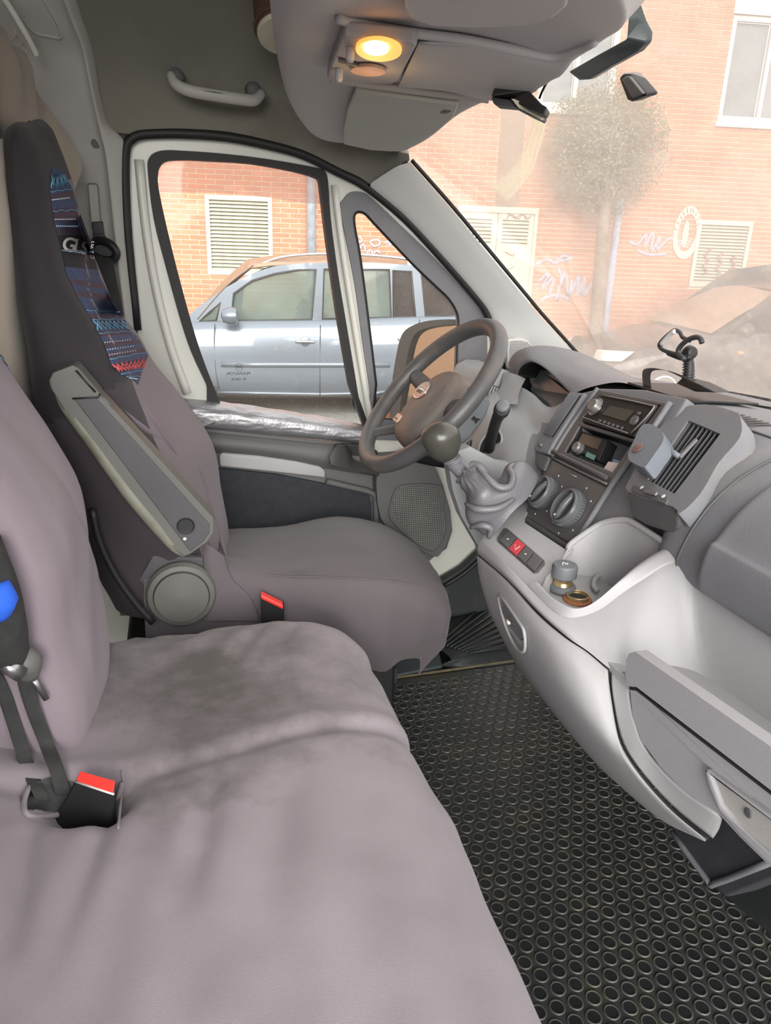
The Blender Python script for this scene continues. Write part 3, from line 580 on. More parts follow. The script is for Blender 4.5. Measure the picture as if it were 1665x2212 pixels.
# speaker pod
spk = plate('speaker_pod', [P(x, y, Y=.82) for x, y in [(815, 1012), (850, 992), (888, 981), (911, 987), (939, 1008), (955, 1048), (971, 1104), (975, 1147), (958, 1187), (935, 1203), (870, 1160), (822, 1120)]], [], (0, .045, 0), M_door, dr, bevel=.006, sm=3)
def perf(name, col, scale):
    m = mat(name, col, .6); t = m.node_tree; b = t.nodes['Principled BSDF']; g = t.nodes.new('ShaderNodeTexCoord'); mp = t.nodes.new('ShaderNodeMapping'); v = t.nodes.new('ShaderNodeTexVoronoi')
    mp.inputs['Scale'].default_value = (scale, 0, scale); v.inputs['Randomness'].default_value = 0; v.inputs['Scale'].default_value = 1
    t.links.new(g.outputs['Object'], mp.inputs[0]); t.links.new(mp.outputs[0], v.inputs['Vector'])
    r = t.nodes.new('ShaderNodeMapRange'); r.inputs[1].default_value = .26; r.inputs[2].default_value = .36; t.links.new(v.outputs['Distance'], r.inputs[0])
    mx = t.nodes.new('ShaderNodeMix'); mx.data_type = 'RGBA'; t.links.new(r.outputs[0], mx.inputs[0]); mx.inputs[6].default_value = (.008, .008, .009, 1)
    src = b.inputs['Base Color'].links[0].from_socket; t.links.new(src, mx.inputs[7]); t.links.new(mx.outputs[2], b.inputs['Base Color'])
    bp = t.nodes.new('ShaderNodeBump'); bp.inputs['Strength'].default_value = .8; bp.inputs['Distance'].default_value = .002; t.links.new(r.outputs[0], bp.inputs['Height']); t.links.new(bp.outputs[0], b.inputs['Normal']); return m
M_grille = perf('speaker_grille', (124, 126, 122), 190); M_grille2 = perf('tweeter_grille', (196, 196, 192), 260)
gp = [(845, 1120), (848, 1080), (858, 1058), (876, 1050), (950, 1052), (957, 1100), (961, 1140), (950, 1172), (930, 1188), (890, 1165)]
plate('speaker_grille', [P(x, y, Y=.812) for x, y in gp], [], (0, .012, 0), M_grille, spk, bevel=.002, sm=3)
tube('speaker_surround', [P(x, y, Y=.815) for x, y in gp], .004, M_door, spk, closed=True, n=8, sm=3)
# dark step below the door
stp = plate('trim_3', [P(x, y, Y=.86) for x, y in [(900, 1300), (945, 1262), (1000, 1228), (1040, 1190), (1065, 1150), (1075, 1290), (1000, 1400), (900, 1400)]], [], (0, .03, 0), M_floorb, bevel=.004); tag(stp, 'dark plastic sill under the driver door', kind='structure')
tube('sill_bead', [P(x, y, Y=.855) for x, y in [(955, 1268), (1000, 1240), (1040, 1205)]], .006, M_black, stp, sm=3)
# a-pillar
L_ = [(793, 404), (838, 440), (875, 472), (947, 549), (1019, 631), (1055, 680), (1076, 745), (1088, 800), (1094, 860)]
Rr = [(884, 349), (925, 395), (975, 452), (1055, 548), (1130, 638), (1165, 680), (1210, 730), (1262, 788), (1320, 850)]
rws = []
for (lx, ly), (rx, ry) in zip(L_, Rr):
    a = P(lx, ly, Y=.872); c = P(rx, ry, Y=.80); m1 = a.lerp(c, .12) + V((0, -.012, .004)); m2 = a.lerp(c, .6) + V((0, -.014, .006)); rws.append([a, m1, m2, a.lerp(c, .96) + V((0, -.004, .0)), c])
ap = grid('trim_4', rws, M_pill, nu=4, nv=4, thick=.006, off=-1); tag(ap, 'pale grey plastic trim of the windscreen pillar', kind='structure')
gk = tube('trim_5', [P(x + 5, y - 3, Y=.797) for x, y in Rr], .0045, M_rubber, sm=4, n=8); tag(gk, 'black rubber edge along the windscreen pillar', kind='structure')
jn = tube('trim_6', [P(796, 401, Y=.866), P(840, 375, Y=.835), P(880, 349, Y=.80)], .003, M_rubber, sm=3, n=6); tag(jn, 'thin black joint between headliner and windscreen pillar', kind='structure')
# tweeter
tf = [P(x, y, Y=.826) for x, y in [(1095, 733), (1118, 730), (1140, 735), (1156, 752), (1160, 780), (1140, 800), (1096, 795)]]
tw = plate('tweeter', tf, [], (0, .012, 0), M_pill, ap, bevel=.003); plate('tweeter_grille', [V(p).lerp(sum(tf, V()) / 7, .18) - V((0, .002, 0)) for p in tf], [], (0, .004, 0), M_grille2, tw) if False else plate('tweeter_grille', [V(p).lerp(sum(tf, V()) / 7, .16) - V((0, .0015, 0)) for p in tf], [], (0, .004, 0), M_grille2, ap)
# windscreen
hd = [P(884, 346, Y=.80), V((.50, .50, 1.34)), V((.46, 0, 1.45)), V((.50, -.45, 1.42)), V((.53, -.85, 1.36))]
ft = [V((1.07, .80, .735)), V((1.18, .45, .755)), V((1.23, 0, .76)), V((1.18, -.45, .755)), V((1.07, -.85, .735))]
M_ws = glass('windscreen_glass', (.99, .97, .96), .40, (238, 222, 208), .03, 9.0, .14, .2, .8)
hd[0].y = ft[0].y = .885; hd[0].x -= .01
wsr = [hd, [a.lerp(b, .33) + V((.018, 0, .02)) for a, b in zip(hd, ft)], [a.lerp(b, .66) + V((.018, 0, .02)) for a, b in zip(hd, ft)], ft]
ws = grid('window_1', wsr, M_ws, nu=5, nv=6); tag(ws, 'dusty windscreen with wiper smears', kind='structure')
# wiper smears: lines of dried dust on the glass
def wsp(px, py):
    a, b, c = V(hd[0]), V(hd[2]), V(ft[2]); n = (V(hd[1]) - V(ft[1])).cross(V((0, 1, 0))).normalized(); return PP(px, py, V(hd[1]).lerp(V(ft[1]), .4) + V((.015, 0, .01)), n)
M_smear = glass('dust_smear', (1, 1, 1), .5, (255, 250, 232), .0)
vs, fs = [], []
for i in range(9):
    k_ = i / 8; WSS = Surf(ws); pts = [WSS(p[0], p[1], .003, wsp(*p)) for p in [(1060 + 34 * k_, 402 + 30 * k_), (1090 + 32 * k_, 382 + 20 * k_), (1122 + 28 * k_, 345 + 14 * k_), (1140 + 26 * k_, 300 + 8 * k_), (1152 + 26 * k_, 258), (1158 + 26 * k_, 235)]]
    v_, f2 = tubev(cr(pts, 4), .0011 + .0008 * (i % 3), 4); n = len(vs); vs += v_; fs += [tuple(q + n for q in f) for f in f2]
mesh('dust_smear', vs, fs, M_smear, ws)
stk = box('inspection_sticker', wsp(1256, 784), wsp(1290, 792) - wsp(1256, 784), wsp(1262, 805) - wsp(1256, 784), (.001, 0, .001), M_wpaint, ws, smooth=False)
hdr = grid('trim_7', [hd, [p + V((-.03, 0, .05)) for p in hd], [V((min(p.x, .5) - .08, p.y, 1.58)) for p in hd]], M_headl_, thick=.01); tag(hdr, 'roof edge above the windscreen', kind='structure')
# curtain and partition behind the seats
cur = [[P(x, y, Y=Y) for x, y, Y in r] for r in [
    [(-260, -60, .0), (-120, -40, .28), (-40, -10, .48), (0, 60, .56), (22, 82, .60), (34, 96, .63), (48, 118, .66)],
    [(-260, 100, .0), (-120, 110, .28), (-30, 120, .46), (10, 130, .55), (50, 145, .60), (64, 150, .66), (88, 200, .72)],
    [(-260, 260, .0), (-120, 260, .28), (-30, 260, .45), (20, 260, .55), (72, 262, .62), (85, 262, .68), (130, 282, .76)],
    [(-260, 360, .0), (-120, 360, .28), (-30, 370, .42), (30, 380, .52), (90, 380, .60), (120, 380, .70), (178, 356, .78)],
    [(-260, 480, .0), (-120, 480, .28), (-40, 490, .36), (10, 500, .45), (60, 500, .55), (110, 490, .68), (165, 405, .78)]]]
cc = grid('curtain', cur, M_curt, nu=6, nv=6, wr=lambda p: .006 * math.sin(p.y * 60 + 3 * fbm(p, 3)) + .004 * fbm(p, 9), thick=.002); tag(cc, 'beige fabric curtain hung behind the driver seat', 'curtain')
rod = tube('curtain_rail', [P(-30, -60, Y=.66), P(30, 30, Y=.70), P(72, 105, Y=.735), P(78, 122, Y=.74)], .006, M_white, sm=4, n=8); tag(rod, 'white curtain rail with hanging loops in the upper left corner', 'rail')
for i, (x, y) in enumerate([(22, 55), (34, 78), (50, 96)]): tube('curtain_loop', [P(x, y, Y=.68), P(x + 9, y + 8, Y=.67), P(x + 10, y + 22, Y=.665), P(x + 2, y + 34, Y=.66)], .0018, M_curt, rod, sm=4, n=6)
bk = plate('wall_rear', [(-.56, -1.0, 0), (-.56, .92, 0), (-.56, .92, 1.54), (-.56, -1.0, 1.54)], [], (-.02, 0, 0), mat('partition', (120, 112, 100), .9)); tag(bk, 'partition behind the seats', kind='structure')
pf = grid('partition_cover', [[P(x, 300, Y=Y) for x, Y in [(-90, .20), (-40, .25), (6, .31), (24, .40), (34, .42)]], [P(x, 700, Y=Y) for x, Y in [(-60, .19), (-30, .20), (24, .24), (58, .33), (75, .38)]], [P(x, 1000, Y=Y) for x, Y in [(-20, .19), (10, .20), (60, .24), (92, .33), (110, .38)]], [P(x, 1320, Y=Y) for x, Y in [(40, .19), (70, .20), (120, .24), (150, .33), (170, .38)]]], M_curt, nu=5, nv=5, wr=lambda p: .005 * fbm(p, 8)); tag(pf, 'beige fabric hanging between driver seat and bench backrest', 'curtain')
# outside body skin of the van by the door, so the shell is closed
sk = plate('wall_left', [(-.6, .93, -.1), (.02, .93, -.1), (.02, .93, .6), (P(320, 700, Y=.93)).to_tuple(), P(268, 376, Y=.93).to_tuple(), P(285, 290, Y=.93).to_tuple(), P(490, 280, Y=.93).to_tuple(), P(731, 350, Y=.93).to_tuple(), P(880, 450, Y=.93).to_tuple(), P(872, 345, Y=.93).to_tuple(), (.45, .93, 1.6), (-.6, .93, 1.6)], [], (0, .02, 0), M_white); tag(sk, 'white outer body side of the van', kind='structure')
# wing mirror outside the quarter window
mo = P(930, 790, Y=1.06); wm = thing('wing_mirror', 'black door mirror of the van seen through the quarter window', 'mirror', mo)
mpx = [(846, 840), (855, 770), (868, 722), (893, 702), (930, 692), (985, 690), (1010, 700), (1015, 780), (1005, 880), (960, 925), (850, 925)]
mn = V((-.9, -.35, .1)).normalized(); MQ = lambda l, o=0: [PP(x, y, mo + mn * o, mn) for x, y in l]
plate('housing', MQ(mpx), [MQ([(872, 830), (880, 770), (892, 728), (915, 710), (960, 703), (1000, 706), (1003, 780), (995, 870), (955, 905), (868, 905)])], -mn * .05, M_black, wm, bevel=.005, sm=3, hs=3)
plate('housing_back', [p - mn * .05 for p in MQ(mpx)], [], -mn * .04, M_black, wm, bevel=.008, sm=3)
plate('mirror_glass', MQ([(866, 835), (876, 770), (890, 724), (915, 706), (960, 699), (1004, 702), (1007, 780), (998, 875), (955, 908), (862, 908)], -.012), [], -mn * .004, mat('mirror', (150, 152, 146), .04, 1., var=.03), wm)
tube('mirror_arm', [mo - mn * .03 + V((0, 0, -.12)), V((mo.x + .06, .935, mo.z - .16))], .022, M_black, wm, n=10)
tube('indicator', MQ([(845, 830), (838, 880), (836, 915)]), .006, M_amber, wm, n=8)
# ------------------------------------------------------------------ overhead console
M_oh = mat('overhead_plastic', (186, 184, 184), .55, ns=5, var=.04, bump=.2, bs=900)
oc = thing('overhead_console', 'grey overhead shelf console above the windscreen with lit lamp', 'console', (.35, .2, 1.3))
sec = [ # Y: rear top, rear lip, rear bottom px ; mid ; front
 (.70, (706, 306), (770, 312), (838, 318), (872, 326)),
 (.66, (678, 298), (760, 296), (820, 300), (886, 323)),
 (.5, (642, 245), (745, 232), (850, 262), (935, 297)),
 (.3, (624, 170), (735, 172), (880, 205), (1003, 243)),
 (.12, (619, 108), (740, 122), (930, 152), (1098, 200)),
 (.0, (622, 58), (760, 70), (985, 110), (1190, 163)),
 (-.12, (628, 8), (800, 15), (1060, 40), (1310, 86)),
 (-.22, (640, -40), (850, -40), (1110, -20), (1361, 45)),
 (-.40, (640, -160), (900, -160), (1150, -150), (1390, -110))]
rows = []
for Y, a, b, c, d in sec:
    A, B, C_, D_ = (P(*q, Y=Y) for q in (a, b, c, d)); f_u = A.lerp(D_, 1)
    B.z = A.z * .66 + D_.z * .34 + .004; C_.z = A.z * .33 + D_.z * .67 + .004
    rows.append([A + V((.02, 0, .14)), A + V((-.012, 0, .12)), A + V((-.02, 0, .06)), A + V((-.012, 0, .015)), A + V((.02, 0, 0)), B, C_, D_ + V((-.02, 0, -.002)), D_ + V((0, 0, .006)), D_ + V((.03, 0, .05)), D_ + V((.02, 0, .12))])
for dy in (-.25, -.45): rows.append([p + V((0, dy, 0)) for p in rows[8]])
grid('shell', rows, M_oh, oc, nu=4, nv=5, cu=True, cap=True)
def OH(x, y, off=.003):
    """point of the console underside seen at a photo pixel"""
    pr = [(r[4], r[7]) for r in rows]
    def zs(p):
        for i in range(len(pr) - 1):
            y0, y1 = pr[i][0].y, pr[i + 1][0].y
            if (y1 <= p.y <= y0) or i == len(pr) - 2 or (i == 0 and p.y > y0):
                t_ = max(0, min(1, (p.y - y0) / (y1 - y0))); A, D_ = pr[i][0].lerp(pr[i + 1][0], t_), pr[i][1].lerp(pr[i + 1][1], t_); k = max(-.1, min(1.1, (p.x - A.x) / (D_.x - A.x))); return A.z + (D_.z - A.z) * k
    d = ray(x, y); lo_, hi_ = .3, 3.
    f_3 = lambda t_: (CAM + d * t_).z - zs(CAM + d * t_)
    for _ in range(40):
        m_ = (lo_ + hi_) / 2
        if f_3(m_) < 0: lo_ = m_
        else: hi_ = m_
    return CAM + d * lo_ - V((0, 0, off))

# ledge running down the middle, front gasket
def oz(px, py, z): return P(px, py, Z=z)
grid('centre_panel', [[OH(x, y, .002 if i_ else .004) for i_, (x, y, Y) in enumerate(r)] for r in [[(905, 74, .06), (1000, 84, .06), (1100, 100, .05), (1190, 118, .04), (1240, 112, .0)], [(885, 120, .14), (990, 130, .14), (1080, 150, .13), (1150, 178, .10), (1212, 150, .03)], [(862, 170, .24), (960, 182, .24), (1040, 200, .2), (1110, 205, .12), (1180, 168, .05)]]], M_oh, oc, nu=4, nv=4, thick=.006)
tube('ledge', [OH(x, y, .001) for x, y, Y in [(730, 36, .02), (763, 47, .03), (900, 70, .03), (1000, 83, .03), (1100, 102, .02), (1190, 120, .0), (1250, 105, -.03), (1285, 88, -.06)]], .005, M_oh, oc, sm=4, n=10)
tube('ledge', [OH(x, y, .001) for x, y, Y in [(712, 168, .29), (770, 178, .29), (860, 190, .28), (960, 203, .26), (1056, 214, .2)]], .005, M_oh, oc, sm=4, n=10)
# driver's sun visor, lying up against the shelf
vis = plate('sun_visor', [OH(x, y, .010) for x, y, Y in [(768, 182, .295), (860, 195, .285), (955, 208, .275), (992, 212, .285), (980, 240, .33), (940, 275, .44), (895, 300, .53), (850, 316, .62), (800, 313, .62), (742, 300, .60), (742, 270, .52), (750, 225, .40)]], [], (0, 0, .008), mat('visor_vinyl', (186, 188, 180), .6, ns=5, var=.03), oc, bevel=.003)
box('visor_clip', OH(960, 218, .014), (.012, 0, 0), (0, .02, 0), (0, 0, .008), M_dashd, oc, bevel=.002)
# stowage recess (second lid) near the top
plate('storage_lid', [OH(x, y, .006) for x, y, Y in [(870, -60, -.2), (872, 0, -.12), (886, 26, -.08), (930, 42, -.07), (1040, 46, -.08), (1145, 42, -.1), (1195, 25, -.12), (1226, 0, -.16), (1240, -60, -.25)]], [], (0, 0, .01), M_oh, oc, bevel=.004)
# courtesy lamp
c0 = OH(745, 60, .006); c1 = OH(898, 76, .006); c2 = OH(708, 160, .006)
lf = Fr((c0 + OH(852, 166, .006)) / 2, c1 - c0, c2 - c0)
if lf.n.z > 0: lf.n = -lf.n
def lq(x, y): return lf.px(x, y)
q = [lq(745, 58), lq(895, 74), lq(902, 82), lq(862, 160), lq(850, 167), lq(712, 162), lq(707, 152), lq(738, 66)]
lamp = plate('courtesy_lamp', [lf(a, b, 0) - lf.n * .006 for a, b in q], [], lf.n * .014, M_lite, oc, bevel=.003)
M_glow = bpy.data.materials.new('lit_lens'); M_glow.use_nodes = True; b_ = M_glow.node_tree.nodes['Principled BSDF']; b_.inputs['Base Color'].default_value = srgb(255, 190, 110); b_.inputs['Emission Color'].default_value = (1, .40, .08, 1); b_.inputs['Emission Strength'].default_value = .45
M_glow2 = bpy.data.materials.new('lens_hot'); M_glow2.use_nodes = True; b_ = M_glow2.node_tree.nodes['Principled BSDF']; b_.inputs['Base Color'].default_value = srgb(255, 220, 150); b_.inputs['Emission Color'].default_value = (1, .72, .3, 1); b_.inputs['Emission Strength'].default_value = 1.5
def ell(cx, cy, rx, ry, c): return [PP(cx + rx * math.cos(t), cy + ry * math.sin(t) + rx * math.cos(t) * .05, lf.o + lf.n * c, lf.n) for t in [i * 2 * math.pi / 28 for i in range(28)]]
plate('lens', ell(818, 101, 50, 24, .009), [], lf.n * .004, M_glow, lamp, bevel=.0015)
plate('lens_bulb', ell(812, 100, 28, 14, .0125), [], lf.n * .003, M_glow2, lamp, bevel=.0015)
plate('lens_off', ell(795, 147, 38, 11, .009), [], lf.n * .004, mat('amber_clear', (214, 172, 142), .25), lamp, bevel=.0015)
for x, y in ((757, 102), (733, 148)): lathe('switch', [(.005, 0), (.005, .012), (.003, .015)], PP(x, y, lf.o + lf.n * .008, lf.n), lf.n, M_lite, lamp, n=12)
box('rocker', PP(730, 122, lf.o + lf.n * .008, lf.n), PP(775, 134, lf.o + lf.n * .008, lf.n) - PP(730, 122, lf.o + lf.n * .008, lf.n), lf.v * .008, lf.n * .005, M_bezel, lamp, bevel=.002)
ll = bpy.data.lights.new('lamp_light', 'POINT'); ll.energy = .03; ll.color = (1, .6, .25); ll.shadow_soft_size = .02; lo = bpy.data.objects.new('lamp_light', ll); COL.objects.link(lo); lo.location = lf(0, 0, .05)
# toll transponder on its arm
tt_ = thing('windscreen_device', 'black box with pale stripe on an arm under the overhead console', 'device', P(1120, 210, Y=.08))
dY = .06
f1 = [P(x, y, Y=Y) for x, y, Y in [(1076, 169, dY), (1100, 176, dY), (1143, 196, dY - .02), (1170, 225, dY - .03), (1182, 232, dY - .035), (1175, 247, dY - .035), (1140, 235, dY - .02), (1105, 214, dY), (1060, 208, dY)]]
plate('body', f1, [], (.02, .03, 0), M_black, tt_, bevel=.002)
plate('lower_case', [P(x, y, Y=dY - .004) for x, y in [(1060, 209), (1105, 215), (1150, 240), (1172, 247), (1168, 259), (1140, 246), (1108, 229), (1066, 225)]], [], (.02, .026, 0), M_black, tt_, bevel=.002)
plate('pale_stripe', [P(x, y, Y=dY - .008) for x, y in [(1104, 213), (1112, 214), (1176, 247), (1169, 259), (1120, 233)]], [], (.004, .004, 0), M_cream, tt_)
tube('arm', [P(1126, 112, Y=.09), P(1133, 150, Y=.085), P(1141, 182, Y=.07)], .007, M_black, tt_, n=8, flat=(V((0, 1, 0)), .5))
lathe('joint', [(.007, -.01), (.009, 0), (.007, .01)], P(1143, 184, Y=.07), (1, 0, 0), M_black, tt_, n=14)
box('arm_mount', P(1114, 108, Y=.09), (.02, 0, 0), (0, .02, 0), (0, 0, .012), M_black, tt_, bevel=.002)
cb = tube('cable', [P(x, y, Y=Y) for x, y, Y in [(1165, 212, .06), (1172, 195, .05), (1186, 172, .03), (1215, 150, .02), (1240, 118, -.01), (1260, 100, -.04), (1282, 96, -.05)]], .0016, M_black, sm=5, n=6); tag(cb, 'thin black cable from the black box up to the overhead console', 'cable')
cb = tube('cable', [P(x, y, Y=Y) for x, y, Y in [(1200, 122, .01), (1220, 128, .0), (1240, 126, -.02), (1262, 108, -.04), (1275, 98, -.05)]], .0014, M_black, sm=5, n=6); tag(cb, 'short loop of black cable hanging below the overhead console front', 'cable')
# dark sunstrip / mirror board beyond the console and the sensor stuck to the glass
bd = plate('mirror_board', [P(x, y, X=X) for x, y, X in [(1345, -80, .56), (1362, 0, .56), (1376, 40, .57), (1393, 72, .58), (1392, 92, .58), (1375, 112, .58), (1320, 143, .58), (1272, 172, .58), (1250, 174, .58), (1226, 155, .57), (1290, 118, .56), (1352, 84, .56), (1356, 40, .555), (1338, 0, .55), (1310, -80, .55)]], [], (.012, 0, .003), M_smoke, bevel=.003); tag(bd, 'dark grey rounded board hanging behind the overhead console edge', 'mirror')
sn = thing('rain_sensor', 'small black sensor block stuck on the windscreen at upper right', 'sensor', P(1365, 190, X=.66))
plate('body', [P(x, y, X=.662) for x, y in [(1336, 170), (1345, 158), (1360, 160), (1396, 203), (1393, 208), (1362, 220), (1354, 217)]], [], (.02, 0, .004), M_black, sn, bevel=.004)
plate('face', [P(x, y, X=.657) for x, y in [(1342, 172), (1350, 165), (1358, 166), (1388, 203), (1364, 212)]], [], (.006, 0, .001), M_bezel, sn, bevel=.002)
# grab handle
gh = thing('grab_handle', 'grey grab handle on the headliner above the driver door', 'handle', P(465, 190, Y=.80))
for x, y in ((380, 165), (548, 195)): lathe('end_cap', [(.016, -.03), (.018, -.01), (.015, .008), (.006, .013)], P(x, y, Y=.80), (0, -1, 0), M_dashd, gh, n=18)
tube('grip', [P(x, y, Y=Y) for x, y, Y in [(368, 160, .79), (380, 182, .775), (410, 196, .765), (465, 206, .76), (520, 214, .765), (550, 216, .77), (566, 200, .785)]], [.009, .011, .0115, .0115, .0115, .011, .009], M_trim, gh, sm=4, n=12)
tube('slot_line', [P(x, y, Y=Y) for x, y, Y in [(385, 181, .766), (410, 191, .756), (465, 200, .750), (520, 208, .756)]], .0012, M_black, gh, sm=4, n=6)
# round box under the roof
M_leather = mat('brown_leather', (84, 60, 48), .6, ns=12, var=.3, bump=.4); M_paleb = mat('pale_skin', (190, 184, 164), .8, ns=14, var=.12)
rb = thing('round_box', 'brown round box with pale oval bottom hanging from the roof', 'box', P(600, 60, Y=.42))
o_ = P(614, 74, Y=.60); ax_ = V((.0, .5, 1)).normalized()
lathe('side_band', [(.050, .004), (.052, .02), (.052, .14), (.05, .15)], o_, ax_, M_leather, rb, n=32)
lathe('pale_base', [(.047, -.004), (.049, .0), (.049, .006)], o_, ax_, M_paleb, rb, n=32)
tube('stitched_rim', circ(Fr(o_ + ax_ * .012, ax_.orthogonal(), ax_.cross(ax_.orthogonal())), 0, 0, .0525), .003, M_leather, rb, closed=True, n=6)
# ------------------------------------------------------------------ seats
def cloth(name, col, dirt, mask=None, dcol=(132, 124, 116)):
    """seat cover cloth with a worn, dirty patch (mask = centre, radii in van coordinates)"""
    m = mat(name, col, .82, ns=6, var=.06, bump=.35, bs=1300, sheen=.2); t = m.node_tree; b = t.nodes['Principled BSDF']; N = t.nodes.new; L = t.links.new
    g = N('ShaderNodeTexCoord'); n = N('ShaderNodeTexNoise'); n.inputs['Scale'].default_value = 9; n.inputs['Detail'].default_value = 9; n.inputs['Roughness'].default_value = .65; L(g.outputs['Object'], n.inputs['Vector'])
    mp = N('ShaderNodeMapping'); mp.vector_type = 'POINT'; L(g.outputs['Object'], mp.inputs[0]); (c, r) = mask
    mp.inputs['Location'].default_value = tuple(-c[i] / r[i] for i in range(3)); mp.inputs['Scale'].default_value = tuple(1 / r[i] for i in range(3))
    ln = N('ShaderNodeVectorMath'); ln.operation = 'LENGTH'; L(mp.outputs[0], ln.inputs[0])
    a = N('ShaderNodeMath'); a.operation = 'MULTIPLY_ADD'; L(n.outputs['Fac'], a.inputs[0]); a.inputs[1].default_value = -2.6; L(ln.outputs['Value'], a.inputs[2])
    r_ = N('ShaderNodeMapRange'); r_.inputs[1].default_value = -.1; r_.inputs[2].default_value = -1.1; r_.inputs[4].default_value = dirt; L(a.outputs[0], r_.inputs[0])
    mx = N('ShaderNodeMix'); mx.data_type = 'RGBA'; L(r_.outputs[0], mx.inputs[0]); L(b.inputs['Base Color'].links[0].from_socket, mx.inputs[6]); mx.inputs[7].default_value = srgb(*dcol); L(mx.outputs[2], b.inputs['Base Color']); return m
M_bench = cloth('bench_cover_cloth', (138, 129, 134), 1.0, ((.02, -.05, .48), (.19, .21, .5)), (74, 69, 66))
M_benchb = mat('bench_back_cloth', (134, 122, 129), .82, ns=6, var=.05, bump=.35, bs=1300, sheen=.2)
M_drv = cloth('driver_cover_cloth', (90, 83, 87), .5, ((.22, .45, .44), (.14, .18, .4)), (66, 61, 61))
M_drvb = mat('driver_back_cloth', (110, 98, 105), .82, ns=6, var=.05, bump=.3, bs=1300, sheen=.2)
M_seatk = mat('black_cover_cloth', (38, 33, 37), .85, ns=6, var=.1, bump=.3, bs=1300, sheen=.1)
M_red = mat('buckle_red', (232, 60, 52), .4)
M_gb = mat('armrest_plastic', (92, 92, 88), .5, ns=9, var=.06, bump=.2, bs=900)
M_gbd = mat('armrest_face', (72, 71, 74), .6, ns=9, var=.06, bump=.2, bs=900)
M_worn = mat('armrest_worn_edge', (120, 120, 108), .45, ns=20, var=.15, stain=((92, 86, 68), 26, .5, .7))
M_metal = mat('steel', (150, 150, 150), .3, .9, var=.05)
M_blue = mat('bright_blue_cloth', (40, 100, 220), .8)

def gs(x, c, w_): return math.exp(-((x - c) / w_) ** 2)
# ---- bench
be = thing('passenger_bench', 'double passenger bench under a mauve grey fabric cover, nearest the camera', 'bench', (0, -.4, 0))
def prof(Y):
    k = max(0, (Y - .02) / .125); fr = 1 - .5 * k * k if k < 1 else .5   # corner rounding towards the driver's side
    fx = (.262 - .12 * min(1, k) ** 2.2); dz = -.035 * min(1, k) ** 3
    hump = .006 * math.cos((Y + .22) * 5)
    return [(-.26, .52 + dz), (-.18, .487 + dz), (-.10, .472 + dz + hump), (0, .468 + dz + hump), (fx * .48, .474 + dz + hump), (fx * .8, .470 + dz), (fx - .012, .445 + dz), (fx, .40 + dz), (fx + .004, .30), (fx - .004, .18), (fx - .012, .07)]
rows = []
for Y in [-1.02, -.9, -.78, -.66, -.55, -.45, -.36, -.29, -.24, -.20, -.15, -.08, -.02, .03, .07, .10, .125, .14]: rows.append([V((x, Y, z)) for x, z in prof(Y)])
l = rows[-1]; rows.append([V((min(p.x, .138), .152, min(p.z - .03, .42))) for p in l]); rows.append([V((min(p.x, .136), .156, min(p.z - .1, .30))) for p in l]); rows.append([V((min(p.x, .134), .150, .06)) for p in l])
CREASE = [([P(x_, y_, Z=.475) for x_, y_ in pl], w_, d_) for pl, w_, d_ in [([(262, 1700), (235, 1770), (205, 1830), (150, 1980), (85, 2170)], .011, .008), ([(456, 1672), (448, 1740), (436, 1800), (415, 1890), (392, 1980)], .012, .007), ([(310, 1720), (345, 1775), (375, 1850), (385, 1930)], .016, .004),
    ([(575, 1325), (520, 1400), (465, 1490)], .013, .007), ([(640, 1335), (600, 1390), (560, 1440)], .014, .005), ([(228, 1338), (212, 1400), (196, 1470)], .009, .007), ([(265, 1330), (240, 1370), (205, 1440)], .010, .006), ([(700, 1480), (630, 1520), (540, 1565)], .016, .003), ([(70, 1780), (50, 1900), (30, 2100)], .010, .007), ([(620, 1680), (590, 1850), (560, 2050)], .022, .004)]]
def crease(p):
    d = 0
    for pl, w_, dp_ in CREASE:
        best = (9, 0)
        for k in range(len(pl) - 1):
            a, b = pl[k], pl[k + 1]; ux, uy = b.x - a.x, b.y - a.y
            t_ = max(0, min(1, ((p.x - a.x) * ux + (p.y - a.y) * uy) / (ux * ux + uy * uy))); r_ = math.hypot(p.x - a.x - ux * t_, p.y - a.y - uy * t_)
            if r_ < best[0]: best = (r_, (k + t_) / (len(pl) - 1))
        r_, t_ = best
        if r_ < .08: d -= dp_ * max(0, min(1, 6 * t_ + .2, 2.5 * (1 - t_))) * (math.exp(-(r_ / w_) ** 2) - .4 * math.exp(-((r_ - 2 * w_) / (1.4 * w_)) ** 2))
    return d
def wr_b(p):
    skirt = max(0, min(1, (.47 - p.z) / .2)); nr = max(0, min(1, (-.22 - p.y) / .25))
    d = .0025 * fbm(p, 7) + .0012 * fbm(p, 22)
    d -= .006 * gs(p.y, -.225 + .02 * math.sin(p.x * 9), .012) * (1 if p.z > .42 else .4) - .004 * gs(p.y, -.20 + .02 * math.sin(p.x * 9), .018)
    # long soft folds running down from the buckle pocket
    tp = 1 - skirt
    d += tp * nr * (.0045 * math.sin(p.x * 42 + 9 * p.y + 3 * fbm(p, 2.5)) + .002 * math.sin(p.x * 83 - 14 * p.y + 2 * fbm(p, 4, 5)))
    if p.z > .40: d += crease(p)
    d += skirt * (.009 * math.sin(p.y * 30 + 3 * fbm(p, 2)) + .004 * math.sin(p.y * 70 + 2 * fbm(p, 4)))
    # dents radiating near the backrest on the far side
    k = max(0, min(1, (-.02 - p.x) / .15)) * max(0, min(1, (p.y + .15) / .2)); d += k * .006 * math.sin((p.x * .8 + p.y * .6) * 75 + 2 * fbm(p, 4))
    k2 = gs(p.x, .02, .10) * gs(p.y, .09, .05); d += k2 * .004 * math.sin((p.x - p.y * .9) * 80)
    # pocket where the buckle comes up
    d -= .06 * gs(p.x, -.115, .04) * gs(p.y, -.262, .028)
    return d
